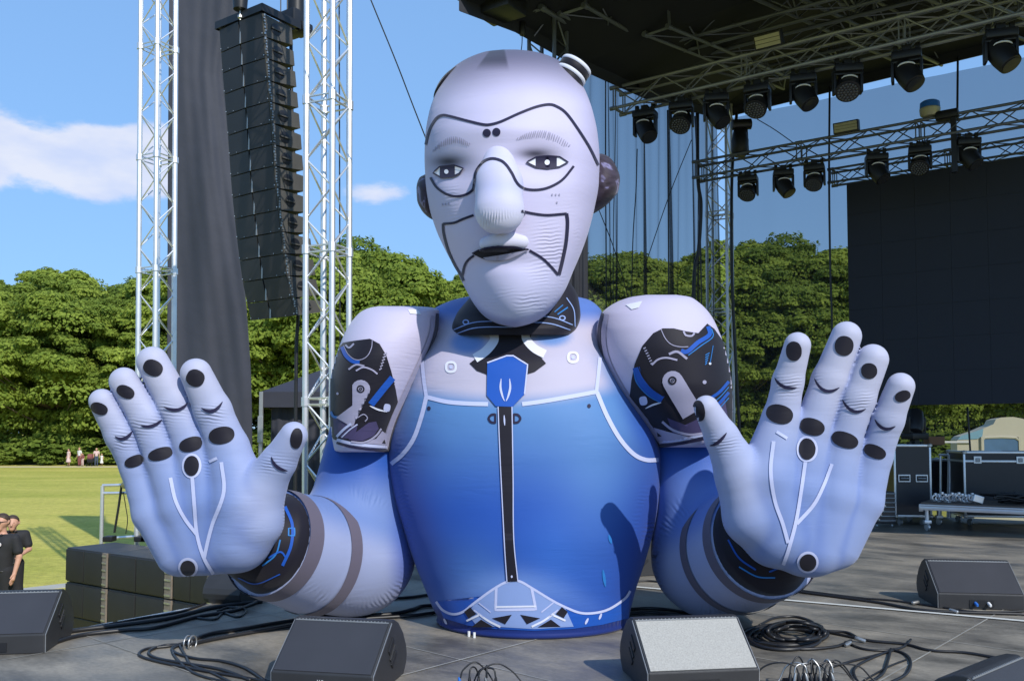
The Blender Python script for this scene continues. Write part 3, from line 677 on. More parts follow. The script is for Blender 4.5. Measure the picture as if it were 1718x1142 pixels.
def lpad(mb, sk):
    dark = [(553, 620), (562, 592), (576, 575), (600, 571), (621, 568.5), (637, 577), (648, 596), (656, 622), (663, 651), (667, 674), (656, 698), (649, 716), (645, 730), (627, 740), (600, 745), (578, 743), (560, 736), (551, 720), (549, 690), (549, 660), (550, 636)]
    print_poly(mb, sk, dark, 2, off=0.004, cell=3); 
    print_poly(mb, sk, [(560, 700), (575, 702), (600, 712), (596, 735), (575, 735), (562, 728)], 8, off=0.006)
    print_line(mb, sk, [(733, 526), (730, 556), (713, 602), (690, 652), (668, 700), (658, 730), (652, 756)], 5, 1, off=0.007)
    print_line(mb, sk, [(726, 530), (722, 560), (705, 604), (682, 652), (660, 698), (650, 728), (645, 750)], 7, 5, off=0.006)
    print_line(mb, sk, [(566, 742), (590, 749), (620, 753), (652, 755)], 4, 1, off=0.007); print_line(mb, sk, [(566, 737), (590, 743), (620, 747), (648, 749)], 5, 7, off=0.006)
    print_line(mb, sk, [(658, 633), (640, 655), (622, 678)], 11, 3, off=0.007); print_line(mb, sk, [(661, 641), (645, 661), (629, 680)], 1.4, 2, off=0.009)
    print_line(mb, sk, [(575, 582), (581, 596), (592, 606), (604, 608)], 6, 3, off=0.007); print_line(mb, sk, [(578, 580), (585, 594), (596, 603), (608, 603), (618, 596), (624, 583), (625, 572)], 1.2, 9, off=0.008)
    print_line(mb, sk, [(581, 579), (587, 584), (595, 577)], 3, 9, off=0.008); print_line(mb, sk, [(598, 622), (610, 616), (624, 620), (633, 627)], 2.6, 5, off=0.008); print_line(mb, sk, [(586, 620), (598, 612), (612, 614)], 3, 9, off=0.008)
    for i in range(6): print_line(mb, sk, [(636+i*1.5, 620-i*5), (640+i*1.8, 617-i*5)], 2, 9, off=0.008)
    # grey piston
    th = math.atan2(708-652, 580-606); nx_, ny_ = -math.sin(th), math.cos(th); pl = []
    for k in range(9): a = th+math.pi/2+math.pi*k/8; pl.append((606+15*math.cos(a), 652+15*math.sin(a)))
    pl += [(585-14*nx_*-1*-1, 712-14*ny_*-1*-1), (567, 703)] if False else [(566+0, 700), (592, 716)]
    print_poly(mb, sk, pl, 9, off=0.010, cell=5)
    for r, mm, w in ((5.2, 2, 2.2), (1.8, 2, 1.5)): print_line(mb, sk, oval(605.7, 652, r, r), w, mm, off=0.013, closed=True, step=2)
    print_poly(mb, sk, oval(648, 683, 5.5, 6.5, 10, k=3), 7, off=0.009, cell=4); print_poly(mb, sk, oval(568, 660, 2, 2.2), 9, off=0.009)
    # lower curved plates
    print_poly(mb, sk, [(585, 737), (600, 722), (618, 708), (630, 706), (634, 718), (626, 730), (608, 739)], 8, off=0.009); print_line(mb, sk, [(590, 740), (610, 741), (628, 731), (638, 718)], 3, 5, off=0.011)
    print_line(mb, sk, [(567, 732), (578, 720), (590, 710)], 4, 7, off=0.011); print_line(mb, sk, [(575, 733), (588, 720), (600, 711)], 2, 7, off=0.011)
    print_poly(mb, sk, [(604, 742), (630, 735), (640, 722), (648, 728), (648, 746)], 5, off=0.008); print_poly(mb, sk, [(639, 742), (643, 736), (645, 743)], 2, off=0.011); print_line(mb, sk, [(557, 690), (561, 698), (570, 700)], 4, 4, off=0.009)
    print_line(mb, sk, [(620, 680), (633, 686), (648, 690)], 3, 6, off=0.009, taper=True)
    print_line(mb, sk, [(600, 700), (610, 694), (616, 700), (612, 706)], 1.6, 9, off=0.011)
    print_poly(mb, sk, [(684, 520), (700, 520), (706, 528), (688, 527)], 6, off=0.006)
def rpad(mb, sk):
    dark = [(1057, 664), (1060, 637), (1065, 611), (1078, 580), (1096, 559), (1112, 551), (1130, 551), (1151, 556), (1171, 559), (1186, 543), (1198, 552), (1212, 572), (1222, 600), (1230, 640), (1232, 680), (1231, 708), (1210, 726), (1180, 732), (1150, 738), (1115, 742), (1104, 735), (1088, 703)]
    print_poly(mb, sk, dark, 2, off=0.004, cell=3)
    print_poly(mb, sk, [(1120, 700), (1150, 712), (1175, 700), (1215, 670), (1220, 700), (1205, 720), (1180, 731), (1130, 728)], 8, off=0.0055)
    print_line(mb, sk, [(1012, 526), (1006, 556), (1009, 590), (1022, 625), (1048, 673), (1078, 712), (1098, 736), (1108, 749)], 5, 1, off=0.007)
    print_line(mb, sk, [(1019, 528), (1014, 558), (1017, 590), (1030, 624), (1056, 668), (1084, 705), (1104, 732), (1112, 742)], 7, 5, off=0.006)
    print_line(mb, sk, [(1104, 747), (1140, 743), (1180, 735)], 5, 1, off=0.007); print_line(mb, sk, [(1107, 741), (1140, 737), (1180, 729)], 4, 7, off=0.0075)
    print_line(mb, sk, [(1068, 616), (1074, 636), (1090, 655), (1112, 669)], 12, 3, off=0.007); print_line(mb, sk, [(1064, 622), (1070, 642), (1088, 662), (1108, 674)], 1.6, 4, off=0.009); print_line(mb, sk, [(1070, 610), (1079, 631), (1094, 650), (1114, 664)], 1.4, 2, off=0.009)
    print_line(mb, sk, [(1187, 548), (1189, 562), (1170, 575), (1152, 590), (1142, 588)], 7, 3, off=0.007); print_line(mb, sk, [(1192, 552), (1194, 566), (1174, 581), (1154, 596)], 1.6, 4, off=0.009)
    print_line(mb, sk, [(1109, 553), (1116, 568), (1126, 578), (1140, 582), (1154, 582)], 1.3, 9, off=0.008); print_line(mb, sk, [(1146, 556), (1150, 563), (1160, 564), (1164, 559)], 3, 9, off=0.008)
    print_line(mb, sk, [(1094, 612), (1104, 603), (1118, 600), (1136, 604)], 3, 5, off=0.008); print_line(mb, sk, [(1122, 594), (1136, 590), (1152, 602)], 4, 9, off=0.008)
    for i in range(7): print_line(mb, sk, [(1080+i*2, 585+i*4.2), (1084+i*2, 583+i*4.2)], 2, 9, off=0.008)
    for i in range(5): print_line(mb, sk, [(1182, 596+i*4), (1189-i, 592+i*4)], 1.4, 4, off=0.008)
    print_line(mb, sk, [(1195, 580), (1190, 610)], 1, 4, off=0.008); print_poly(mb, sk, oval(1190, 610, 2, 2), 6, off=0.008); print_poly(mb, sk, oval(1181, 641, 3.2, 3.2), 9, off=0.008)
    pl = []
    th = math.atan2(692-638, 1160-1129)
    for k in range(9): a = th+math.pi/2+math.pi*k/8; pl.append((1128.5+17*math.cos(a), 639+17*math.sin(a)))
    pl += [(1176, 684), (1146, 702)]
    print_poly(mb, sk, pl, 9, off=0.010, cell=5)
    for r, mm, w in ((5.5, 2, 3), (1.8, 2, 1.5)): print_line(mb, sk, oval(1128, 638, r, r), w, mm, off=0.013, closed=True, step=2)
    print_poly(mb, sk, oval(1080.5, 671, 6.5, 7.5, -10, k=3), 7, off=0.009, cell=4); print_line(mb, sk, [(1084, 684), (1096, 678), (1110, 674)], 3, 6, off=0.009, taper=True)
    print_line(mb, sk, [(1112, 706), (1130, 720), (1156, 728), (1180, 726)], 4, 5, off=0.009); print_poly(mb, sk, [(1098, 716), (1125, 724), (1165, 734), (1108, 740)], 5, off=0.008); print_poly(mb, sk, [(1104, 724), (1112, 730), (1105, 731)], 2, off=0.011)
    for k in range(4): print_line(mb, sk, [(1190+k, 668+k*9), (1206, 657+k*9), (1221, 640+k*9)], 5 if k % 2 == 0 else 1.6, 3 if k % 2 == 0 else 4, off=0.008)
    print_poly(mb, sk, [(1050, 512), (1078, 506), (1072, 517), (1060, 520)], 6, off=0.006)
for rows, pr in ((lp, lpad), (rp, rpad)):
    v, q = loft(rows, n=110, m=110, lean=True); fabric_part('shoulder_pad', v, q, pad_col(v), None, pr, PM)

# ---- hands
def make_hand(fing, palm, ovals, arcs, circles, lines, Yh, dark_side):
    ch = []
    for f in fing: ch.append([(np.array(P(x, y, Yy)), r*Yy/F) for x, y, Yy, r in f])
    pc = [[(np.array(P(x, y, Yy)), r*Yy/F) for x, y, Yy, r in f] for f in palm]
    fl = 0.92
    def fd(p, c):
        r = None
        for (a, ra), (b, rb) in zip(c[:-1], c[1:]):
            d = cone(p, a, b, ra, rb, fl); r = d if r is None else smin(r, d, 0.03)
        return r
    def parts(p): return [fd(p, c) for c in ch], [fd(p, c) for c in pc]
    def fn(p):
        a, b = parts(p); r = None
        for x in a: r = x if r is None else smin(r, x, 0.006)
        q_ = None
        for y in b: q_ = y if q_ is None else smin(q_, y, 0.045)
        return smin(r, q_, 0.03)
    allp = [q for c in ch+pc for q in c]; lo, hi = bounds(allp)
    v, q = surface_nets(fn, lo, hi, 0.0135)
    # seams: where the two nearest tubes meet
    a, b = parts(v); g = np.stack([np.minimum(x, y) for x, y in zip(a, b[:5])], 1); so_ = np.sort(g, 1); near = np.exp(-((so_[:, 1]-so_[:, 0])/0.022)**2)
    x, y = proj(v)
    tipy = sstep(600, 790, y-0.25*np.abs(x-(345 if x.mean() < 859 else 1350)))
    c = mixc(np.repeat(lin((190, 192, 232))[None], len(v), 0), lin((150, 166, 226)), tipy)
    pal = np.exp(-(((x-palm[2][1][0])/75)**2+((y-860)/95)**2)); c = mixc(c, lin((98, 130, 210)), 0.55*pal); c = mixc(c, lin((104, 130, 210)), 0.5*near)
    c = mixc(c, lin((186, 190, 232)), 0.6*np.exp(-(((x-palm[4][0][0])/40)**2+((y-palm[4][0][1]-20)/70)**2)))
    # puckers across the fingers' joints and along the outer seam
    back = sstep(0.03, 0.13, v[:, 1]-Yh+0.05); pk = np.zeros(len(v))
    for f in fing:
        m_ = f[1]; pk = np.maximum(pk, np.exp(-(((x-m_[0])/26)**2+((y-m_[1]-6)/16)**2)))
    pk = np.maximum(pk*0.6, 0.22*near*(y < 800)); pk = np.maximum(pk, back*0.55)
    ax_ = y*1.15+x*0.12*(1 if dark_side > 0 else -1)
    puck = np.stack([ax_, pk, pk*0], 1)
    def pr(mb, sk):
        for (ox, oy, rx, ry, ro) in ovals: print_poly(mb, sk, oval(ox, oy, rx, ry, ro, k=2.2), 1, off=0.006, cell=5)
        for (A, Bm, C_) in arcs:
            cx_, cy_ = 2*Bm[0]-(A[0]+C_[0])/2, 2*Bm[1]-(A[1]+C_[1])/2
            print_line(mb, sk, [((1-t)**2*A[0]+2*t*(1-t)*cx_+t*t*C_[0], (1-t)**2*A[1]+2*t*(1-t)*cy_+t*t*C_[1]) for t in np.linspace(-.1, 1.1, 9)], 5.4, 2, off=0.008, taper=True, step=2.5)
        for (ox, oy, rx, ry) in circles:
            print_poly(mb, sk, oval(ox, oy, rx+4, ry+4), 3, off=0.005, cell=5); print_poly(mb, sk, oval(ox, oy, rx, ry), 1, off=0.009, cell=5)
        for pts, w in lines: print_line(mb, sk, pts, w, 3, off=0.006)
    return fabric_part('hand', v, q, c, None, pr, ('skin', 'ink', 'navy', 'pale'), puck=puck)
LF = [[(171, 673, 5.32, 21), (203, 730, 5.38, 25), (230, 785, 5.44, 26)], [(208, 640, 5.34, 24), (246, 702, 5.38, 27), (273, 768, 5.42, 29)], [(256, 607, 5.36, 26), (293, 676, 5.40, 29), (322, 748, 5.42, 30)],
      [(329, 627, 5.32, 26), (357, 688, 5.38, 30), (382, 752, 5.42, 35)], [(493, 730, 5.30, 23), (467, 775, 5.36, 29), (436, 820, 5.42, 42)]]
LP = [[(230, 785, 5.44, 26), (256, 860, 5.46, 32), (305, 922, 5.50, 44)], [(273, 768, 5.42, 29), (305, 850, 5.44, 38), (338, 918, 5.48, 46)], [(322, 748, 5.42, 30), (348, 840, 5.44, 42), (368, 915, 5.48, 46)],
      [(382, 752, 5.42, 35), (405, 840, 5.43, 54), (398, 902, 5.47, 56)], [(436, 820, 5.42, 42), (424, 872, 5.45, 50), (400, 905, 5.5, 50)]]
make_hand(LF, LP,
    [(167, 685, 14.5, 9.5, 24), (211, 657, 15.5, 10, 28), (257, 617, 16.5, 13, 28), (328, 634, 15, 14, 25), (497, 735, 9.5, 16.5, 8), (226, 773, 17, 9.5, -20), (270, 761, 21, 10.5, -15), (321, 745, 20, 12, -16), (372, 730, 21, 14.5, -10)],
    [[(196, 733), (208, 735), (219, 726)], [(240, 714), (255, 714), (268, 706)], [(280, 684), (298, 687), (312, 678)], [(342, 686), (357, 689), (370, 678)], [(457, 769), (464, 781), (478, 788)]],
    [(322, 781, 12, 17), (316, 951, 12.5, 12.5)],
    [([(286, 801), (295, 839), (311, 870), (331, 896)], 6), ([(323, 800), (327, 850), (331, 895), (342, 933), (358, 961)], 6), ([(372, 775), (376, 826), (356, 883), (343, 935)], 6), ([(352, 774), (365, 768)], 5)], 5.42, -1)
RF = [[(1511, 648, 5.32, 23), (1489, 704, 5.38, 26), (1467, 765, 5.44, 28)], [(1464, 603, 5.34, 26), (1438, 668, 5.38, 29), (1413, 742, 5.42, 30)], [(1420, 564, 5.36, 25), (1392, 638, 5.40, 29), (1362, 718, 5.42, 30)],
      [(1338, 579, 5.32, 22), (1322, 640, 5.38, 25), (1310, 705, 5.42, 30)], [(1185, 684, 5.30, 21), (1211, 733, 5.36, 28), (1242, 795, 5.42, 42)]]
RP = [[(1467, 765, 5.44, 28), (1446, 840, 5.46, 34), (1400, 910, 5.50, 44)], [(1413, 742, 5.42, 30), (1393, 830, 5.44, 42), (1366, 915, 5.48, 50)], [(1362, 718, 5.42, 30), (1340, 820, 5.44, 44), (1345, 915, 5.48, 50)],
      [(1310, 705, 5.42, 32), (1288, 800, 5.43, 50), (1310, 895, 5.47, 56)], [(1242, 795, 5.42, 42), (1264, 865, 5.45, 50), (1295, 900, 5.5, 48)]]
make_hand(RF, RP,
    [(1173.5, 689, 9.5, 17, -8), (1332, 589, 12.5, 16, 0), (1416, 580, 15, 16.5, 12), (1458, 622, 13, 13, 0), (1514, 664, 13, 9, -22), (1308, 694.5, 22, 16, 15), (1362, 715.6, 21, 14, 15), (1417, 737.5, 22.5, 13, 18), (1467.5, 757, 19, 11, 22)],
    [[(1194, 746), (1205, 741), (1216, 729)], [(1303, 637), (1315, 648), (1332, 650)], [(1370, 640), (1384, 655), (1403, 652)], [(1417, 675), (1431, 689), (1448, 687)], [(1471, 707), (1483, 718), (1498, 716)]],
    [(1353.5, 753, 14, 18), (1355, 942, 14, 14)],
    [([(1298, 740), (1293, 790), (1300, 840), (1313, 878), (1322, 910)], 6), ([(1351, 775), (1343, 828), (1334, 878), (1323, 920), (1314, 946)], 6), ([(1396, 778), (1381, 815), (1363, 848), (1336, 878)], 6), ([(1303, 724), (1320, 735)], 5)], 5.42, 1)
# ================================================================ GROUND, DECK, TREES
def ground_mat():
    m = bpy.data.materials.new('mown_grass'); m.use_nodes = True; t = m.node_tree; b = t.nodes['Principled BSDF']; b.inputs['Roughness'].default_value = 0.9; b.inputs['Specular IOR Level'].default_value = 0.2
    tcn = N(t, 'ShaderNodeTexCoord'); o = tcn.outputs['Object']
    mp = N(t, 'ShaderNodeMapping', inp={'Scale': (0.16, 0.42, 1)}); t.links.new(o, mp.inputs[0])
    n1 = N(t, 'ShaderNodeTexNoise', inp={'Scale': 0.5, 'Detail': 6.0, 'Roughness': 0.65}); t.links.new(mp.outputs[0], n1.inputs['Vector'])
    r = N(t, 'ShaderNodeValToRGB'); t.links.new(n1.outputs[0], r.inputs[0]); e = r.color_ramp.elements
    e[0].position = 0.34; e[0].color = (0.38, 0.38, 0.062, 1); e[1].position = 0.64; e[1].color = (0.56, 0.49, 0.11, 1)
    n2 = N(t, 'ShaderNodeTexNoise', inp={'Scale': 5.0, 'Detail': 8.0, 'Roughness': 0.8}); t.links.new(o, n2.inputs['Vector'])
    mr_ = N(t, 'ShaderNodeMapRange', inp={'From Min': 0.3, 'From Max': 0.7, 'To Min': 0.62, 'To Max': 1.3}); t.links.new(n2.outputs[0], mr_.inputs[0])
    c = N(t, 'ShaderNodeCombineXYZ')
    for i in range(3): t.links.new(mr_.outputs[0], c.inputs[i])
    x = N(t, 'ShaderNodeMix', data_type='RGBA', blend_type='MULTIPLY', inp={'Factor': 1.0}); t.links.new(r.outputs[0], x.inputs['A']); t.links.new(c.outputs[0], x.inputs['B'])
    t.links.new(x.outputs['Result'], b.inputs['Base Color'])
    n3 = N(t, 'ShaderNodeTexNoise', inp={'Scale': 22.0, 'Detail': 5.0}); t.links.new(o, n3.inputs['Vector'])
    bn = N(t, 'ShaderNodeBump', inp={'Strength': 1.0, 'Distance': 0.05}); t.links.new(n3.outputs[0], bn.inputs['Height']); t.links.new(bn.outputs[0], b.inputs['Normal'])
    return m
M['grass'] = ground_mat()
mb = MB(); mb.add([(-1500, -300, GZ), (1500, -300, GZ), (1500, 2500, GZ), (-1500, 2500, GZ)], [(0, 1, 2, 3)])
tag(mb.build('ground', M['grass'], recentre=False), kind='structure')
M['path'] = mat('dry_gravel', (0.62, 0.52, 0.33), 0.9, 0, 0.15, 2)
mb = MB(); pth = [(-120, 80.5), (-40, 81.5), (0, 82), (40, 82), (120, 80)]
q = smooth_pts([(x, y, 0) for x, y in pth], n=8); n = len(q)
mb.add([(p.x, p.y+d, GZ+0.006) for p in q for d in (-1.3, 1.3)], [(2*i, 2*i+2, 2*i+3, 2*i+1) for i in range(n-1)])
tag(mb.build('path', M['path'], recentre=False), kind='structure')
M['plank'] = mat('pale_mat', (0.42, 0.40, 0.34), 0.7, 0, 0.15, 3)
mb = MB(); a = G(-40, 1003, GZ); b2_ = G(112, 985, GZ); w_ = Vector((0.05, 0.75, 0)); mb.add([p+Z*0.012 for p in (a, b2_, b2_+w_, a+w_)]+[p for p in (a, b2_, b2_+w_, a+w_)], [(0, 1, 2, 3), (0, 4, 5, 1), (3, 2, 6, 7), (1, 5, 6, 2)])
tag(mb.build('footpath', M['plank']), kind='structure')

# ---- stage deck
def deck_mat():
    m = bpy.data.materials.new('phenolic_ply'); m.use_nodes = True; t = m.node_tree; b = t.nodes['Principled BSDF']
    tcn = N(t, 'ShaderNodeTexCoord'); o = tcn.outputs['Object']
    mp = N(t, 'ShaderNodeMapping', inp={'Rotation': (0, 0, math.atan2(0.569, 0.822)*1.0), 'Scale': (1, 1, 1)}); t.links.new(o, mp.inputs[0])
    mp2 = N(t, 'ShaderNodeMapping', inp={'Scale': (0.8, 1.5, 1)}); t.links.new(mp.outputs[0], mp2.inputs[0])
    n1 = N(t, 'ShaderNodeTexNoise', inp={'Scale': 1.6, 'Detail': 8.0, 'Roughness': 0.62, 'Distortion': 0.25}); t.links.new(mp2.outputs[0], n1.inputs['Vector'])
    r = N(t, 'ShaderNodeValToRGB'); t.links.new(n1.outputs[0], r.inputs[0]); e = r.color_ramp.elements
    e[0].position = 0.36; e[0].color = (0.098, 0.091, 0.080, 1); e[1].position = 0.70; e[1].color = (0.31, 0.275, 0.22, 1)
    x = e.new(0.5); x.color = (0.185, 0.168, 0.14, 1)
    n2 = N(t, 'ShaderNodeTexNoise', inp={'Scale': 28.0, 'Detail': 6.0, 'Roughness': 0.7}); t.links.new(mp2.outputs[0], n2.inputs['Vector'])
    mr_ = N(t, 'ShaderNodeMapRange', inp={'From Min': 0.3, 'From Max': 0.7, 'To Min': 0.78, 'To Max': 1.22}); t.links.new(n2.outputs[0], mr_.inputs[0])
    c = N(t, 'ShaderNodeCombineXYZ')
    for i in range(3): t.links.new(mr_.outputs[0], c.inputs[i])
    xx = N(t, 'ShaderNodeMix', data_type='RGBA', blend_type='MULTIPLY', inp={'Factor': 1.0}); t.links.new(r.outputs[0], xx.inputs['A']); t.links.new(c.outputs[0], xx.inputs['B'])
    t.links.new(xx.outputs['Result'], b.inputs['Base Color'])
    rr = N(t, 'ShaderNodeMapRange', inp={'From Min': 0.35, 'From Max': 0.65, 'To Min': 0.34, 'To Max': 0.6}); t.links.new(n1.outputs[0], rr.inputs[0]); t.links.new(rr.outputs[0], b.inputs['Roughness'])
    bn = N(t, 'ShaderNodeBump', inp={'Strength': 0.5, 'Distance': 0.002}); t.links.new(n2.outputs[0], bn.inputs['Height']); t.links.new(bn.outputs[0], b.inputs['Normal'])
    return m
M['deck'] = deck_mat()
E0 = G(200, 1042); D00 = E0-V*8; D10 = D00+U*16; D01 = E0+V*12.2; D11 = D01+U*14
mb = MB(); th = 0.12; c4 = [D00, D10, D11, D01]
mb.add(c4+[p-Z*th for p in c4], [(0, 1, 2, 3), (7, 6, 5, 4), (0, 4, 5, 1), (1, 5, 6, 2), (2, 6, 7, 3), (3, 7, 4, 0)])
tag(mb.build('stage_deck', M['deck'], recentre=False), 'dark weathered plywood stage deck with pale panel seams under the inflatable', 'stage')
deck = bpy.data.objects['stage_deck']
mb = MB()
for i in range(-4, 13):      # edge trim pieces and legs below the left side
    p = E0+V*(i*1.0+0.02)-U*0.03
    mb.box(p+V*0.48-Z*0.055, (0.05, 0.96, 0.10), Matrix.Rotation(math.atan2(V.y, V.x)-math.pi/2, 3, 'Z'))
mb.build('edge_profile', M['alu'], deck)
for i in range(-3, 12, 2):
    mb = MB(); p = E0+V*(i*1.0)+U*0.12; mb.tube((p.x, p.y, GZ), (p.x, p.y, -th), 0.03, 8); mb.build('leg', M['alu_dull'], deck)
M['seam'] = mat('scuffed_edge', (0.30, 0.29, 0.26), 0.7, 0, 0.6, 3); M['tape'] = mat('white_tape', (0.62, 0.62, 0.58), 0.6, 0, 0.12, 4)
def floor_strip(p, q, w, z=0.004):
    d = (q-p).normalized(); nrm = Vector((-d.y, d.x, 0))*w/2; return [p-nrm+Z*z, q-nrm+Z*z, q+nrm+Z*z, p+nrm+Z*z]
s0 = G(700, 1126); s1 = G(910, 1070); sv = (s1-s0).normalized(); su = Vector((sv.y, -sv.x, 0))
mb = MB()
for k in range(-2, 7):
    o = s0+su*(k*2.03); a = o-sv*5; b_ = o+sv*(13)
    if k == 0: a, b_ = o-sv*2.0, o+sv*2.2
    mb.add(floor_strip(a, b_, 0.010 if k else 0.014), [(0, 1, 2, 3)])
for k in range(-1, 9):
    o = s0+sv*(k*1.22+0.35)-su*5; mb.add(floor_strip(o, o+su*16, 0.008, 0.0035), [(0, 1, 2, 3)])
# keep only what lies on the deck
def on_deck(p): d = Vector(p)-E0; return d.dot(Vector((V.y, -V.x, 0))) > 0.02
nv_, nf_ = [], []
for f in mb.f:
    a, b_, c_, d_ = [Vector(mb.v[i]) for i in f]; K = 60; seg = []
    for i in range(K):
        t0, t1 = i/K, (i+1)/K; qd = [a.lerp(b_, t0), a.lerp(b_, t1), d_.lerp(c_, t1), d_.lerp(c_, t0)]
        if all(on_deck(x) for x in qd): n0 = len(nv_); nv_ += qd; nf_.append((n0, n0+1, n0+2, n0+3))
m2 = MB(); m2.add(nv_, nf_); m2.build('panel_seam', M['seam'], deck)
a, b_ = G(1055, 984), G(1725, 1043); mb = MB(); mb.add(floor_strip(a-(b_-a)*0.25, b_+(b_-a)*0.3, 0.055, 0.008), [(0, 1, 2, 3)]); mb.build('tape_line', M['tape'], deck)

# ---- trees
def leaf_mat(name, c0, c1):
    m = bpy.data.materials.new(name); m.use_nodes = True; t = m.node_tree; b = t.nodes['Principled BSDF']
    a = N(t, 'ShaderNodeAttribute', attribute_name='Leaf'); oi = N(t, 'ShaderNodeObjectInfo')
    sp = N(t, 'ShaderNodeSeparateXYZ'); t.links.new(a.outputs['Vector'], sp.inputs[0])
    f = math_n(t, 'ADD', math_n(t, 'MULTIPLY', sp.outputs[0], 0.62), math_n(t, 'MULTIPLY', oi.outputs['Random'], 0.42), True)
    r = N(t, 'ShaderNodeMix', data_type='RGBA'); r.inputs['A'].default_value = (*c0, 1); r.inputs['B'].default_value = (*c1, 1); t.links.new(f, r.inputs['Factor'])
    t.links.new(r.outputs['Result'], b.inputs['Base Color']); b.inputs['Roughness'].default_value = 0.7; b.inputs['Specular IOR Level'].default_value = 0.12
    tr = N(t, 'ShaderNodeBsdfTranslucent'); hs = N(t, 'ShaderNodeHueSaturation', inp={'Value': 1.2, 'Hue': 0.485}); t.links.new(r.outputs['Result'], hs.inputs['Color']); t.links.new(hs.outputs[0], tr.inputs[0])
    ms = N(t, 'ShaderNodeMixShader', inp={'Fac': 0.38}); t.links.new(b.outputs[0], ms.inputs[1]); t.links.new(tr.outputs[0], ms.inputs[2]); t.links.new(ms.outputs[0], t.nodes['Material Output'].inputs[0])
    return m
M['leaf'] = leaf_mat('summer_leaves', (0.125, 0.19, 0.028), (0.38, 0.46, 0.08)); M['leaf2'] = leaf_mat('dark_leaves', (0.085, 0.14, 0.022), (0.26, 0.34, 0.06))
M['bark'] = mat('grey_bark', (0.13, 0.10, 0.075), 0.9, 0, 0.3, 6, bump=0.03, bscale=9)
def crown_mesh(name, seed, H, R, zb, nclump, nleaf, ls, flat=0.62, m='leaf'):
    g = np.random.default_rng(seed); cs = []
    for i in range(nclump):
        d = g.normal(size=3); d /= np.linalg.norm(d); rr = g.uniform(0.45, 1.0)**0.6
        c = np.array([d[0]*R*rr*0.86, d[1]*R*rr*0.86, zb+(H-zb)*0.5+d[2]*(H-zb)*0.5*rr*0.88]); lo_f = (c[2]-zb)/(H-zb)
        
        cs.append((c, R*g.uniform(0.22, 0.48)))
    for i in range(int(nclump*1.6)):          # smaller sprays breaking the outline
        d = g.normal(size=3); d /= np.linalg.norm(d); d[2] = abs(d[2])*0.9-0.1
        k_ = g.uniform(0.9, 1.08); cs.append((np.array([d[0]*R*k_, d[1]*R*k_, zb+(H-zb)*0.5+d[2]*(H-zb)*0.53*k_]), R*g.uniform(0.10, 0.24)))
    P_, A_ = [], []
    for c, r in cs:
        n = int(nleaf*g.uniform(0.7, 1.3)*min(1, (r/(R*0.30))**1.6)*0.85); d = g.normal(size=(n, 3)); d /= np.linalg.norm(d, axis=1)[:, None]; d[:, 2] = np.where(d[:, 2] < -0.25, -d[:, 2], d[:, 2])
        rr = r*g.uniform(0.62, 1.08, n)**0.5*(1+0.16*np.sin(d[:, 0]*7+seed+c[0])*np.sin(d[:, 1]*8+c[1])+0.10*np.sin(d[:, 2]*11+c[2])); p = c+d*rr[:, None]*np.array([1, 1, flat]); tone = g.uniform(0, 0.28)
        nr = d*1.2+g.normal(size=(n, 3))*0.42+np.array([0, 0, 0.3]); nr /= np.linalg.norm(nr, axis=1)[:, None]
        x = np.cross(nr, g.normal(size=(n, 3))); x /= np.linalg.norm(x, axis=1)[:, None]; y = np.cross(nr, x); s = (ls*g.uniform(0.6, 1.4, n))[:, None]
        q = np.stack([p-x*s*0.5, p+y*s*0.36, p+x*s*0.62, p-y*s*0.36], 1); P_.append(q.reshape(-1, 3)); A_.append(np.repeat(np.clip(tone+g.uniform(0, 0.72, n), 0, 1), 4))
    v = np.concatenate(P_); a = np.concatenate(A_); n = len(v)//4
    me = bpy.data.meshes.new(name); me.vertices.add(len(v)); me.vertices.foreach_set('co', v.ravel()); me.loops.add(len(v)); me.loops.foreach_set('vertex_index', np.arange(len(v)))
    me.polygons.add(n); me.polygons.foreach_set('loop_start', np.arange(n)*4); me.update(calc_edges=True); me.materials.append(M[m])
    at = me.attributes.new('Leaf', 'FLOAT_VECTOR', 'POINT'); at.data.foreach_set('vector', np.stack([a, a, a], 1).astype(np.float32).ravel())
    return me, cs
def trunk_mesh(name, seed, H, R, zb, cs):
    random.seed(seed); mb = MB(); top = Vector((random.uniform(-.5, .5), random.uniform(-.5, .5), H*0.72))
    pts = [Vector((0, 0, -0.2)), Vector((0.1, 0, zb*0.5)), Vector((random.uniform(-.3, .3), 0.1, zb+0.15*(H-zb))), top]; mb.path(smooth_pts(pts, n=4), [0.34-0.022*i for i in range(13)], 8)
    for c, r in sorted(cs, key=lambda k: k[0][2])[:18]:
        c = Vector(c); s = Vector((0, 0, min(c.z*0.62, H*0.6))); mid = s.lerp(c, 0.5)+Vector((0, 0, -0.3)); mb.path(smooth_pts([s, mid, c], n=3), [0.13, 0.115, 0.10, 0.085, 0.07, 0.055, 0.04], 5)
    mb.v = [tuple(x) for x in mb.v]; me = bpy.data.meshes.new(name); me.from_pydata(mb.v, [], mb.f); me.materials.append(M['bark']); me.polygons.foreach_set('use_smooth', [True]*len(me.polygons)); return me
KINDS = []
for i, (H, R, zb, nc_, nl, mm) in enumerate(((18.5, 7.0, 0.4, 30, 1800, 'leaf'), (17, 6.2, 0.2, 27, 1800, 'leaf'), (19.5, 6.8, 1.2, 29, 1800, 'leaf2'), (15.5, 7.2, 0.2, 30, 1800, 'leaf'), (18, 6.0, 0.2, 26, 1800, 'leaf2'))):
    c, cs = crown_mesh('crown', 11+i*7, H, R, zb, nc_, nl, 0.28, m=mm); KINDS.append((c, trunk_mesh('trunk', 5+i, H, R, zb, cs)))
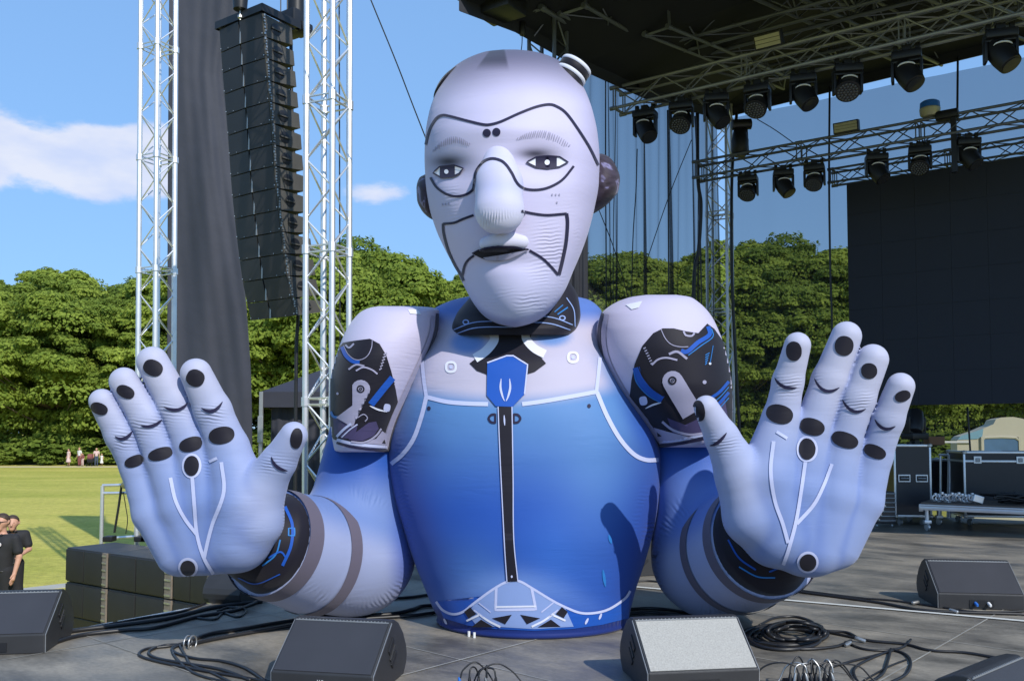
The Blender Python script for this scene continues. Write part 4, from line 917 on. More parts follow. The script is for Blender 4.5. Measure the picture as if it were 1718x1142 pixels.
def tree(i, x, y, s, rz, label, sz=1.0, group='trees of the wood beyond the field'):
    e = empty('broadleaf_tree', (x, y, GZ), rz, label, 'tree', group); e.scale = (s, s, s*sz); c, t = KINDS[i]
    for nm, me in (('crown', c), ('trunk', t)): o = bpy.data.objects.new(nm, me); COL.objects.link(o); o.parent = e
TL = {0: 'leafy green tree in the front row of the wood across the field', 1: 'tall tree of the wood standing behind the front row', 2: 'tree of the wood seen through the dark gauze behind the stage', 3: 'back row tree of the wood seen through the dark gauze behind the stage'}
random.seed(21)
def px2x(px, Y): return (px-CX)/F*Y
# outline of the wood's top in the photo: column, row
TOP = [(-90, 500), (0, 478), (50, 462), (100, 446), (150, 462), (200, 490), (250, 470), (300, 440), (360, 430), (430, 425), (480, 420), (520, 412), (560, 405), (610, 425), (660, 440), (700, 455), (750, 458), (800, 462), (860, 450), (920, 450), (980, 440), (1040, 415), (1090, 428), (1140, 432), (1190, 420), (1250, 398), (1290, 402), (1330, 425), (1370, 412), (1420, 418), (1480, 410), (1560, 400), (1640, 405), (1720, 400), (1800, 400)]
def topy(px): return float(np.interp(px, [a for a, b in TOP], [b for a, b in TOP]))
HH = [18.5, 17, 19.5, 15.5, 18]
TREES = []
for row, (Y0, stp, drop) in enumerate(((91, 74, 62), (98, 66, 10), (106, 62, 0))):
    px = -110+row*21
    while px < 1830:
        Yt = Y0+random.uniform(-1.5, 2.5); k = random.randrange(5); ty = topy(px)+drop*random.uniform(0.3, 1.2)+random.uniform(-3, 8)
        h = (726-ty)/F*Yt+CAMZ-GZ; s = h/(HH[k]*0.965); gz = px > 985
        w = max(s, 0.82)
        TREES.append([row, px, k, Yt, w, random.uniform(0, 6.28), s/w, gz])
        px += stp*random.uniform(0.8, 1.2)
ORD = ['first', 'second', 'third', 'fourth', 'fifth', 'sixth', 'seventh', 'eighth', 'ninth', 'tenth', 'eleventh', 'twelfth', 'thirteenth', 'fourteenth', 'fifteenth', 'sixteenth', 'seventeenth', 'eighteenth', 'nineteenth', 'twentieth', 'twenty-first', 'twenty-second', 'twenty-third', 'twenty-fourth', 'twenty-fifth', 'twenty-sixth', 'twenty-seventh', 'twenty-eighth', 'twenty-ninth', 'thirtieth', 'thirty-first', 'thirty-second', 'thirty-third']
for row in range(3):
    rw = sorted([t for t in TREES if t[0] == row], key=lambda t: t[1]); cnt = {False: 0, True: 0}
    for (r_, px, k, Yt, w, rz, sz, gz) in rw:
        kind = 'dark green' if k in (2, 4) else 'bright green'; nm = ('front', 'middle', 'back')[row]
        lab = '%s tree, %s from left, %s row of the wood %s' % (kind, ORD[cnt[gz]], nm, 'behind the gauze' if gz else 'across the field'); cnt[gz] += 1
        tree(k, px2x(px, Yt), Yt, w, rz, lab, sz)
# bushes along the foot of the wood: a low hedge, and taller undergrowth behind it
bm_, _ = crown_mesh('foliage', 77, 3.0, 2.2, 0.0, 26, 150, 0.30, m='leaf2'); bm2_, _ = crown_mesh('foliage', 78, 2.4, 2.4, 0.0, 26, 150, 0.30, m='leaf')
cb_ = {}
for i in range(52):
    tall = i % 2; px = -60+i*35+random.uniform(-8, 8)
    if 520 < px < 985: continue
    Yt = (88.5 if tall else 86.3)+random.uniform(-0.6, 0.6); o = bpy.data.objects.new('tall_bush' if tall else 'hedge_bush', bm_ if tall or i % 3 else bm2_); COL.objects.link(o); gz = px > 985
    o.location = (px2x(px, Yt), Yt, GZ-0.3); o.rotation_euler = (0, 0, random.uniform(0, 6)); sc = random.uniform(1.0, 1.35) if tall else random.uniform(0.5, 0.72); o.scale = (sc*1.5, sc, sc*0.9)
    kk = (tall, gz); cb_[kk] = cb_.get(kk, 0)+1
    tag(o, '%s bush, %s from the left %s, %s' % ('tall dark' if tall else 'low', ORD[cb_[kk]-1], 'under the trees' if tall else 'in the clipped hedge', 'seen behind the stage' if gz else 'beyond the pale path'), 'bush', 'bushes along the foot of the wood')
# ================================================================ TRUSSES, ROOF, GAUZE, SCREEN
def truss_run(name, p, q, up, w, h, r, material, label, cat='truss', pitch=None, group=None, names=('chord', 'lacing'), start=0, base=False, n=8, couplers=True, offset_start=0.0):
    p, q = Vector(p), Vector(q); d = (q-p); L = d.length; d.normalize(); up = Vector(up); up = (up-d*up.dot(d)).normalized(); s = d.cross(up)
    e = empty(name, p, 0, label, cat, group); pitch = pitch or h*1.15
    cs = [(a, b) for a in (-1, 1) for b in (-1, 1)]
    for a, b in cs:
        o = s*(a*w/2)+up*(b*h/2); MB().tube(p+o, q+o, r, n).build(names[0], material, e, smooth=40)
    mb = MB(); k = max(2, int(round(L/pitch))); st_ = L/k; br = min(r*0.42, 0.0115)
    c = [(-1, -1), (1, -1), (1, 1), (-1, 1)]
    for f in range(4):
        (a0, b0), (a1, b1) = c[f], c[(f+1) % 4]; o0 = s*(a0*w/2)+up*(b0*h/2); o1 = s*(a1*w/2)+up*(b1*h/2)
        for i in range(k):
            A, B = (o0, o1) if (i+f) % 2 == 0 else (o1, o0); mb.tube(p+A+d*(i*st_), p+B+d*((i+1)*st_), br, 5, cap=False)
    if couplers:
        j = 0
        for i in range(0, k+1, max(4, int(2.0/st_))):
            for dd in (-0.035, 0.035):
                z = min(max(i*st_+dd, 0), L)
                for f in range(4):
                    (a0, b0), (a1, b1) = c[f], c[(f+1) % 4]; mb.tube(p+s*(a0*w/2)+up*(b0*h/2)+d*z, p+s*(a1*w/2)+up*(b1*h/2)+d*z, br*1.1, 5, cap=False)
            for a, b in cs: o = p+s*(a*w/2)+up*(b*h/2)+d*(i*st_); mb.tube(o-d*0.05, o+d*0.05, r*1.35, 8)
    mb.build(names[1], material, e, smooth=40)
    return e
def tower(px_top, px_bot, Y, w, rot, zb, zt, r, material, label, group='truss towers'):
    a = P(px_top, 0, Y); b = P(px_bot, 726, Y); sl = (a.x-b.x)/(a.z-b.z)
    p = Vector((b.x+sl*(zb-b.z), Y, zb)); q = Vector((b.x+sl*(zt-b.z), Y, zt)); up = Vector((math.cos(rot), math.sin(rot), 0))
    e = truss_run('truss_tower', p, q, up, w, w, r, material, label, 'truss tower', pitch=w*0.98, group=group, names=('leg', 'lacing'))
    mb = MB(); mb.box(p+Z*0.02, (w+0.22, w+0.22, 0.04), Matrix.Rotation(rot, 3, 'Z')); mb.build('base_plate', material, e)
    return e
ru = math.atan2(U.y, U.x)
T2 = tower(551, 549, 10.0, 0.345, ru+0.22, GZ, 8.5, 0.034, M['alu'], 'bright silver truss tower standing between the hanging loudspeaker column and the robot')
tower(266, 261, 15.2, 0.40, ru+0.15, GZ, 11.5, 0.046, M['alu'], 'silver truss tower at far left partly hidden by the tall black drape')
TB = tower(1204, 1210, 16.0, 0.36, ru+0.1, 0.0, 7.4, 0.026, M['alu'], 'pale truss tower at the back corner of the stage behind the robot right shoulder')
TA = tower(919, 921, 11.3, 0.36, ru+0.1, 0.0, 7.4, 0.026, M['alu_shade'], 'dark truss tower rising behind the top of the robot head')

# roof: one canopy, seen from below
MR = [P(770, -4, 10.3), P(862, 32, 10.9), P(985, 103, 12.0), P(1085, 150, 13.4), P(1205, 185, 16.3)]
back = [MR[-1]+U*k for k in (2.2, 4.6, 7.0, 10)]
zs = [P(px, py, 1).z for px, py in ((1, 1),)]
def back_pt(px, py, s_from=MR[-1]):
    o = along(s_from, U, px); o.z = P(px, py, o.y).z; return o
BK = [back_pt(1290, 166), back_pt(1400, 139), back_pt(1500, 115), back_pt(1610, 88), back_pt(1718, 62), back_pt(1850, 30)]
fr = [Vector((15.5, 2.6, 6.6)), Vector((9.5, 5.3, 6.6)), Vector((6.0, 7.6, 6.5)), Vector((3.0, 9.3, 6.45))]
mb = MB(); ring = MR+BK+[BK[-1]+Vector((8, -5, 0))]+fr
top = [p+Z*0.10 for p in ring]; n = len(ring); cenv = sum((p for p in ring), Vector())/n+Z*1.1
mb.add(ring+top+[cenv, cenv+Z*0.1], [(i, (i+1) % n, 2*n) for i in range(n)]+[(n+i, n+(i+1) % n, 2*n+1) for i in range(n)]+[(i, (i+1) % n, n+(i+1) % n, n+i) for i in range(n)])
roof = tag(mb.build('stage_roof', M['roof']), 'black stage roof canopy overhead at upper right with dark hanging edge', 'stage roof')
mb = MB()    # hanging hem along the two visible edges
for pts in (MR, [MR[-1]]+BK):
    for a, b_ in zip(pts[:-1], pts[1:]):
        o = V*0.03; mb.add([a, b_, b_-Z*0.16, a-Z*0.16, a+o, b_+o, b_-Z*0.16+o, a-Z*0.16+o], [(0, 1, 2, 3), (4, 5, 6, 7), (3, 2, 6, 7)])
mb.build('valance', M['black_soft'], roof)

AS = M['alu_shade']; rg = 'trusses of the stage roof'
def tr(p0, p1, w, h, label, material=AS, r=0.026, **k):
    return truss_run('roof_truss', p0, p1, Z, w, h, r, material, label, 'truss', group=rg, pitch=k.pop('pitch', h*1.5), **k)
# main frame trusses under the canopy
tr(P(885, -20, 10.9), P(1086, 108, 13.6), 0.42, 0.62, 'dark roof truss running from above the robot head to the rear left canopy corner', r=0.03)
tr(P(1090, 92, 13.7), along(P(1090, 92, 13.7), U, 1740)+Z*0.0, 0.40, 0.62, 'upper roof truss rising to the right from the rear corner under the canopy', r=0.03)
tr(P(770, -26, 10.9), along(P(770, -26, 10.9), U, 1150), 0.40, 0.40, 'roof truss crossing the top edge of the photo above the robot head', r=0.03)
tr(P(1110, 60, 12.6), along(P(1110, 60, 12.6), U, 1740), 0.36, 0.45, 'roof truss running parallel above the front lighting truss', r=0.026)
tr(P(1140, 132, 15.4), along(P(1140, 132, 15.4), U, 1740), 0.36, 0.45, 'rearmost roof truss running parallel just inside the hanging rear edge', r=0.026)
tr(P(960, -10, 10.9), P(1130, 90, 13.2), 0.36, 0.4, 'second roof truss running back beside the one above the robot head', r=0.026)
tr(P(1100, 20, 11.6), P(1330, 120, 15.0), 0.36, 0.5, 'roof truss running away towards the rear beside the corner bracing', r=0.026)
tr(P(1250, -60, 10.9), P(1560, 90, 14.4), 0.36, 0.5, 'roof truss running away towards the rear above the pale floodlight', r=0.026)
tr(P(1500, -80, 10.3), P(1760, 40, 12.8), 0.36, 0.5, 'rightmost roof truss running away towards the rear', r=0.026)
mb = MB(); c0 = P(1090, 150, 13.8)
e = empty('corner_brace', c0, 0, 'cluster of dark bracing tubes and hoist at the rear left corner of the roof', 'bracing')
for (x0, y0, x1, y1) in ((1100, 60, 1100, 180), (1085, 60, 1290, 110), (1090, 70, 1180, 175), (1200, 30, 1300, 150), (1120, 100, 1240, 130), (1095, 0, 1098, 90), (1300, 0, 1420, 70), (1430, 0, 1560, 60)): mb.tube(P(x0, y0, 13.9), P(x1, y1, 14.0), 0.022, 6)
mb.build('tube', AS, e); mb = MB(); mb.box(P(1083, 117, 13.2), (0.24, 0.24, 0.62), bev=0.03); mb.box(P(1092, 86, 13.2), (0.36, 0.2, 0.12), bev=0.02); mb.build('hoist_motor', M['black'], e, smooth=40)
# lighting trusses
def light_truss(x0, ytop, ybot, Y, label, px1, material, r=0.024, w=0.30, **k):
    a = P(x0, ytop, Y); b_ = P(x0, ybot, Y); h = a.z-b_.z; p = (a+b_)/2; q = along(p, U, px1)
    k.setdefault('pitch', h*1.28); e = truss_run('lighting_truss', p, q, Z, w, h, r, material, label, 'truss', group='trusses that carry the stage lights', **k); return p, q, h, e
M['alu_mid'] = mat('dull_truss_tube', (0.27, 0.285, 0.31), 0.42, 0.5, 0.2, 5)
T1p, T1q, T1h, T1e = light_truss(1037, 153, 187, 13.0, 'front lighting truss below the roof rising to the upper right, carrying eight moving heads', 1790, M['alu_mid'])
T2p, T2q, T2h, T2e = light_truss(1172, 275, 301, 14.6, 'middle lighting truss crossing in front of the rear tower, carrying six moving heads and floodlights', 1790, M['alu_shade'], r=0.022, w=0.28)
T3p, T3q, T3h, T3e = light_truss(1397, 287, 309, 14.9, 'short truss holding the large black screen from above', 1790, M['alu_shade'], r=0.02, w=0.25)
# gantry seen at the very top left, above the loudspeaker column

# ---- gauze at the back and the side of the stage
def gauze_mat(name, alpha, col):
    m = bpy.data.materials.new(name); m.use_nodes = True; t = m.node_tree; t.nodes.remove(t.nodes['Principled BSDF']); o_ = t.nodes['Material Output']
    tr_ = N(t, 'ShaderNodeBsdfTransparent', inp={'Color': (1, 1, 1, 1)}); df = N(t, 'ShaderNodeBsdfDiffuse', inp={'Color': (*col, 1)})
    lw = N(t, 'ShaderNodeLayerWeight', inp={'Blend': 0.25}); f = math_n(t, 'ADD', math_n(t, 'MULTIPLY', lw.outputs['Facing'], 0.35), alpha, True)
    ms = N(t, 'ShaderNodeMixShader'); t.links.new(f, ms.inputs[0]); t.links.new(tr_.outputs[0], ms.inputs[1]); t.links.new(df.outputs[0], ms.inputs[2]); t.links.new(ms.outputs[0], o_.inputs[0]); return m
M['gauze'] = gauze_mat('black_gauze', 0.48, (0.03, 0.034, 0.045)); M['gauze2'] = gauze_mat('black_gauze_double', 0.50, (0.03, 0.032, 0.04))
def curtain(p, q, ztop, zbot, amp, waves, seed, n=160, rows=14, gather=None):
    random.seed(seed); ph = [random.uniform(0, 6.28) for _ in range(8)]; d = (q-p); nrm = Vector((-d.y, d.x, 0)).normalized(); vs = []
    for j in range(rows+1):
        v = j/rows
        for i in range(n+1):
            u_ = i/n; a = amp*(0.35+0.65*v)
            w = a*(math.sin(u_*waves*6.283+ph[0]+1.2*math.sin(v*2+ph[1]))+0.5*math.sin(u_*waves*2.3*6.283+ph[2]+v*1.5)+0.25*math.sin(u_*waves*4.7*6.283+ph[3])); zt = ztop(u_) if callable(ztop) else ztop
            c = p+d*u_+nrm*w; vs.append((c.x, c.y, zt+(zbot-zt)*v))
    W_ = n+1
    return vs, [(j*W_+i, j*W_+i+1, (j+1)*W_+i+1, (j+1)*W_+i) for j in range(rows) for i in range(n)]
Bp = Vector((3.70, 16.05, 0)); A1 = along(Bp, V, 978); 
mb = MB(); v_, f_ = curtain(along(Bp, V, 978), Bp+V*0.15, 7.15, 0.0, 0.10, 5, 3); mb.add(v_, f_)
tag(mb.build('side_gauze', M['gauze2'], smooth=True), 'sheer dark gauze curtain with soft folds hanging beside the robot head', 'gauze curtain', 'sheer gauze curtains of the stage')
mb = MB(); v_, f_ = curtain(Bp+V*0.22+U*0.15, Bp+V*0.22+U*9.5, 7.1, 0.0, 0.035, 4, 5); mb.add(v_, f_)
tag(mb.build('back_gauze', M['gauze'], smooth=True), 'wide flat sheer gauze closing the rear of the stage in front of the trees', 'gauze curtain', 'sheer gauze curtains of the stage')
# dark pleated drape on the tower behind the head
mb = MB(); v_, f_ = curtain(P(905, 300, 11.0)*1.0, P(986, 300, 11.25), 5.4, 0.0, 0.03, 7, 9, n=90); v_ = [(x, y, z) for x, y, z in v_]; mb.add(v_, f_)
o = mb.build('tower_drape', M['black_soft'], smooth=True); tag(o, 'narrow black pleated drape hanging just behind the robot head and collar', 'drape')
md = o.modifiers.new('cloth', 'SOLIDIFY'); md.thickness = 0.006
# tall black drape at the left
def tall_drape():
    random.seed(4); rows, n = 46, 70; Y = 19.0; vs = []
    for j in range(rows+1):
        v = j/rows; py = -60+v*(1000+60)
        xl = 284+(-6)*v; xr = np.interp(py, [-60, 0, 120, 300, 420, 520, 620, 700, 1000], [418, 404, 380, 392, 405, 414, 421, 423, 424])
        for i in range(n+1):
            u_ = i/n; x = xl+(xr-xl)*u_; py2 = py
            w = 0.05*math.sin(u_*6+0.5+0.8*math.sin(v*3))+0.03*math.sin(u_*13+v*9)*max(0, 1-abs(v-0.55)*1.2)+0.012*math.sin((u_-0.6*v)*34)*u_+0.05*math.sin(u_*4-v*11)
            p = P(x, py2, Y+w+0.45*u_*0.3); vs.append(p)
    W_ = n+1; return vs, [(j*W_+i, j*W_+i+1, (j+1)*W_+i+1, (j+1)*W_+i) for j in range(rows) for i in range(n)]
mb = MB(); v_, f_ = tall_drape(); mb.add(v_, f_)
M['drape'] = mat('grey_black_cloth', (0.034, 0.038, 0.056), 0.75, 0, 0.2, 1.2, bump=0.012, bscale=3)
o = tag(mb.build('tall_drape', M['drape'], smooth=True), 'tall charcoal drape hanging beside the left tower behind the loudspeaker column', 'drape')
md = o.modifiers.new('cloth', 'SOLIDIFY'); md.thickness = 0.01

# ---- big screen
p0 = P(1420, 309, 14.35); p1 = P(1424, 681, 14.35); sc0 = Vector((p0.x, p0.y, 0)); sc1 = along(sc0, U, 1800)
zt, zb_ = p0.z, p1.z; L = (sc1-sc0).length; cen = (sc0+sc1)/2+Z*((zt+zb_)/2)+V*0.04; R_ = Matrix.Rotation(ru, 3, 'Z')
e = empty('led_screen', (cen.x, cen.y, zb_), 0, 'large switched off black screen hanging at the right of the stage', 'screen')
mb = MB(); mb.box(cen, (L, 0.08, zt-zb_), R_, bev=0.01); mb.build('housing', M['black'], e)
M['screen'] = mat('matt_led_face', (0.020, 0.024, 0.036), 0.75, 0, 0.15, 60); mb = MB(); w_, h_ = 0.5, (zt-zb_)/7
for j in range(7):
    for i in range(int(L/w_)):
        c = sc0+U*(w_*(i+0.5)+0.02)+Z*(zb_+h_*(j+0.5))-V*0.004; mb.box(c, (w_-0.003, 0.01, h_-0.003), R_)
mb.build('panel', M['screen'], e)

# ---- moving heads
M['lens'] = mat('dark_glass', (0.03, 0.03, 0.035), 0.12, 0, 0.1, 5); M['led'] = mat('lens_ring', (0.10, 0.095, 0.085), 0.25, 0.3, 0.2, 9); M['fix'] = mat('fixture_black', (0.010, 0.010, 0.012), 0.45, 0, 0.2, 9)
def head_light(kind):
    e = empty('moving_head_light'); mb = MB()       # origin = clamp on the truss's lower tubes
    mb.box((0, 0, -0.045), (0.10, 0.10, 0.09), bev=0.01); mb.box((-.12, 0, -0.02), (0.05, 0.05, 0.06)); mb.box((.12, 0, -0.02), (0.05, 0.05, 0.06)); mb.build('clamp', M['fix'], e)
    mb = MB(); mb.box((0, 0, -0.135), (0.33, 0.25, 0.10), bev=0.025); mb.build('base', M['fix'], e, smooth=40)
    mb = MB()
    for s in (-1, 1): mb.box((s*0.155, 0, -0.30), (0.035, 0.13, 0.26), bev=0.014)
    mb.box((0, 0, -0.195), (0.34, 0.13, 0.03), bev=0.01); mb.build('yoke', M['fix'], e, smooth=40)
    ax = Vector((-0.12, -0.62, -0.78)).normalized() if kind == 'wash' else Vector((0.42, -0.36, -0.83)).normalized()
    c = Vector((0, 0, -0.33)); mb = MB()
    if kind == 'wash': prof = [(0.05, -.15), (.10, -.14), (.128, -.08), (.138, 0), (.145, .09), (.145, .125), (.128, .13)]; fr_ = .13
    else: prof = [(0.06, -.18), (.11, -.165), (.13, -.10), (.135, .06), (.125, .17), (.12, .20), (.10, .205)]; fr_ = .205
    mb.lathe(prof, c, ax, n=24); h = mb.build('head', M['fix'], e, smooth=35)
    mb = MB(); mb.lathe([(.0, fr_+.001), (.098 if kind != 'wash' else .124, fr_+.002), (.098 if kind != 'wash' else .124, fr_+.010), (0.0, fr_+.012)], c, ax, n=24, cap=False); lens = mb.build('lens', M['lens'], h, smooth=35)
    if kind == 'wash':
        a = ax.orthogonal().normalized(); b_ = ax.cross(a); mb = MB()
        for ring_, (rr, nn) in enumerate(((0, 1), (.038, 6), (.074, 12), (.107, 18))):
            for i in range(nn):
                t = 2*math.pi*i/nn; mb.lathe([(.0145, 0), (.0145, .006), (.009, .012)], c+ax*(fr_+.010)+(a*math.cos(t)+b_*math.sin(t))*rr, ax, n=8)
        mb.build('led_cluster', M['led'], lens)
    # curved handle on the head, white to paint in the sky's reflection
    mb = MB(); pts = [c+Vector((0.10*math.cos(t), -0.125+0.0*t, 0.03+0.055*math.sin(t))) for t in np.linspace(0.35, 2.8, 10)]; mb.path(pts, [0.004, .008, .010, .011, .011, .011, .010, .009, .006, .003], 6); mb.build('handle', M['white'], h, smooth=True)
    return e
HL = {'wash': head_light('wash'), 'beam': head_light('beam')}; used = set()
def place_head(kind, px, py, p, h, label, sc=1.0, rz=0.0, below=True):
    e = HL[kind] if kind not in used else copy_tree(HL[kind]); used.add(kind)
    o = along(p, U, px); e.location = (o.x, o.y, p.z-h/2-0.01); e.rotation_euler = (0, 0, rz+ru*0.5); e.scale = (sc,)*3
    tag(e, label, 'moving head light', 'moving head stage lights'); return e
o1 = ['leftmost', 'second', 'third', 'fourth', 'fifth', 'sixth', 'seventh', 'eighth']
# the photo's T1 fixtures hang at these columns, most with the lens turned down to the right, three showing their cluster of small lenses
for i, (px, k) in enumerate(((1086, 'beam'), (1148, 'wash'), (1207, 'beam'), (1278, 'wash'), (1356, 'beam'), (1432, 'wash'), (1534, 'beam'), (1695, 'beam'))):
    place_head(k, px, 0, T1p, T1h, ('moving head light, %s from the left under the front truss, %s' % (o1[i], 'cluster of lenses showing' if k == 'wash' else 'tilted down')), 1.0+0.04*(i > 4), 0.15*((i % 3)-1))
for i, (px, k) in enumerate(((1260, 'wash'), (1320, 'beam'), (1373, 'wash'), (1479, 'beam'), (1553, 'wash'), (1635, 'beam'))):
    place_head(k, px, 0, T2p, T2h, ('moving head light, %s from the left under the middle truss, %s' % (o1[i], 'cluster of lenses showing' if k == 'wash' else 'lens turned down')), 0.93, 0.2*((i % 2)-0.5))
# upright fixture with flat top standing on the middle truss
o = along(T2p, U, 1247); e = empty('spot_light', (o.x, o.y, T2p.z+T2h/2), 0, 'upright black spotlight with a cylinder on top, at the left end of the middle truss', 'stage light')
zt_ = T2p.z+T2h/2; mb = MB(); mb.lathe([(.09, 0), (.13, .06), (.14, .25), (.10, .42), (.06, .46)], (o.x, o.y, zt_), Z, 16); mb.build('body', M['fix'], e, smooth=40)
mb = MB(); mb.lathe([(.06, -.16), (.085, -.15), (.085, .15), (.06, .16)], (o.x+.03, o.y, zt_+.52), (1, 0, .05), 16); mb.build('cap', M['fix'], e, smooth=40); mb = MB(); mb.tube((o.x+.13, o.y, zt_+.02), (o.x+.11, o.y, zt_+.46), .02); mb.build('arm', M['fix'], e)
# floodlights on the trusses
M['flood'] = mat('ribbed_cream_reflector', (0.42, 0.40, 0.26), 0.4, 0.2, 0.15, 12)
def flood(px, p, h, zoff, w, hh, label, rot=0.0):
    o = along(p, U, px)-V*0.24; c = Vector((o.x, o.y, p.z+zoff)); e = empty('floodlight', c, 0, label, 'floodlight', 'small cream fronted floodlights'); R2 = R_ @ Matrix.Rotation(rot, 3, 'X')
    mb = MB(); mb.box(c, (w, 0.12, hh), R2, bev=0.01); mb.build('casing', M['fix'], e, smooth=40)
    mb = MB()
    for k in range(3): mb.box(c+R2 @ Vector((0, -0.064, (k-1)*hh*0.27)), (w*0.9, 0.012, hh*0.24), R2, bev=0.003)
    mb.build('reflector', M['flood'], e)
flood(1309, T1p, T1h, 0.24, 0.36, 0.19, 'small cream floodlight clamped on the front lighting truss', 0.5)
flood(1436, T2p, T2h, 0.20, 0.36, 0.16, 'small cream floodlight clamped on the middle lighting truss', 0.2)
o = along(T2p, U, 1574)-V*0.1; c = Vector((o.x, o.y, T2p.z+T2h/2+0.04)); e = empty('work_light', c, 0, 'round blue and cream lamp clipped on the middle lighting truss', 'lamp')
mb = MB(); mb.lathe([(.10, 0), (.13, .03), (.14, .11), (.13, .12)], c, Z, 20); mb.build('body', M['flood'], e, smooth=40); mb = MB(); mb.lathe([(.135, 0), (.13, .08), (.10, .10)], c+Z*.12, Z, 20); mb.build('cover', M['rubber_blue'], e, smooth=40)
mb = MB(); mb.box(c+U*0.22-Z*0.02, (0.30, 0.16, 0.12), R_, bev=0.03); mb.box(c+U*0.30-Z*0.45, (0.07, 0.07, 0.8), R_); mb.build('bracket', M['fix'], e, smooth=40)

# ---- hanging cables
def cable(pts, r, label, name='hanging_cable', group='black cables hanging from the roof', cat='cable', n=6, m=None):
    mb = MB(); mb.path(smooth_pts(pts, n=8), r, n); return tag(mb.build(name, m or M['cable'], smooth=True), label, cat, group)
cable([P(1016, 118, 13.2), P(1016, 300, 13.2), P(1017, 470, 13.2), P(1017, 870, 13.2)], .010, 'thin black cable hanging nearest the robot head on the right')
cable([P(1034, 125, 13.6), P(1031, 300, 13.6), P(1029, 400, 13.6), P(1029, 700, 13.6)], .006, 'faint black line hanging just right of the cable nearest the robot head')
cable([P(1069, 250, 13.4), P(1067, 320, 13.4), P(1061, 430, 13.4), P(1058, 700, 13.4)], .008, 'thin black line hanging below the leftmost moving head')
cable([P(1120, 185, 13.6), P(1121, 300, 13.6), P(1122, 470, 13.6), P(1122, 800, 13.6)], .012, 'straight black cable hanging midway between head and rear tower')
cable([P(1170, 190, 14.6), P(1171, 300, 14.6), P(1176, 345, 14.6), P(1172, 420, 14.6), P(1164, 480, 14.6), P(1160, 760, 14.6)], .030, 'thick bowed black cable bundle hanging left of the rear tower')
cable([P(1166, 195, 14.7), P(1172, 330, 14.7), P(1176, 450, 14.7), P(1180, 820, 14.7)], .012, 'black cable crossing the thick bundle left of the rear tower')
cable([P(1236, 190, 15.0), P(1228, 300, 15.0), P(1228, 460, 15.0), P(1234, 600, 15.0), P(1241, 735, 15.0), P(1243, 840, 15.0)], .026, 'thick black cable running down the right side of the rear tower')
cable([P(1392, 145, 13.8), P(1391, 300, 13.8), P(1393, 450, 13.8), P(1396, 560, 13.8), P(1397, 840, 13.8)], .016, 'black cable hanging left of the large screen')
cable([P(1607, 96, 13.0), P(1606, 200, 13.0)], .016, 'black cable between roof and middle truss at right'); cable([P(1623, 682, 13.6), P(1628, 760, 13.6), P(1629, 800, 13.6)], .014, 'short black cable dropping from the screen to the flight cases')
cable([P(1160, 235, 14.4), P(1122, 330, 14.4), P(1079, 455, 14.4)], .007, 'thin slanting line tied between truss and trees through the gauze'); cable([P(1004, 350, 14.0), P(1031, 420, 14.0), P(1060, 520, 14.0)], .007, 'thin slanting line just right of the robot ear')
cable([P(1270, 200, 14.2), P(1300, 218, 14.2), P(1334, 242, 14.2)], .007, 'thin slanting line above the middle truss')
cable([P(560, -156, 8.8), P(618, -10, 9.0), P(665, 105, 9.2), P(712, 226, 9.45), P(850, 572, 10.0), P(985, 915, 10.2)], .007, 'thin dark guy line slanting down to the robot head', group=None)
cable([P(872, -10, 11), P(876, 60, 11), P(874, 90, 11)], .006, 'thin line hanging above the robot head'); 
mb = MB(); c = P(876, 48, 11); mb.lathe([(.03, -.09), (.045, -.06), (.045, .06), (.03, .1)], c, Z, 10); tag(mb.build('cable_weight', M['fix'], smooth=40), 'small black weight on the line above the robot head', 'weight')
mb = MB(); c = P(840, 10, 10.6); mb.box(c, (0.5, 0.4, 0.25), R_, bev=.02); tag(mb.build('junction_box', M['fix'], smooth=40), 'black box under the roof edge above the robot head', 'box')

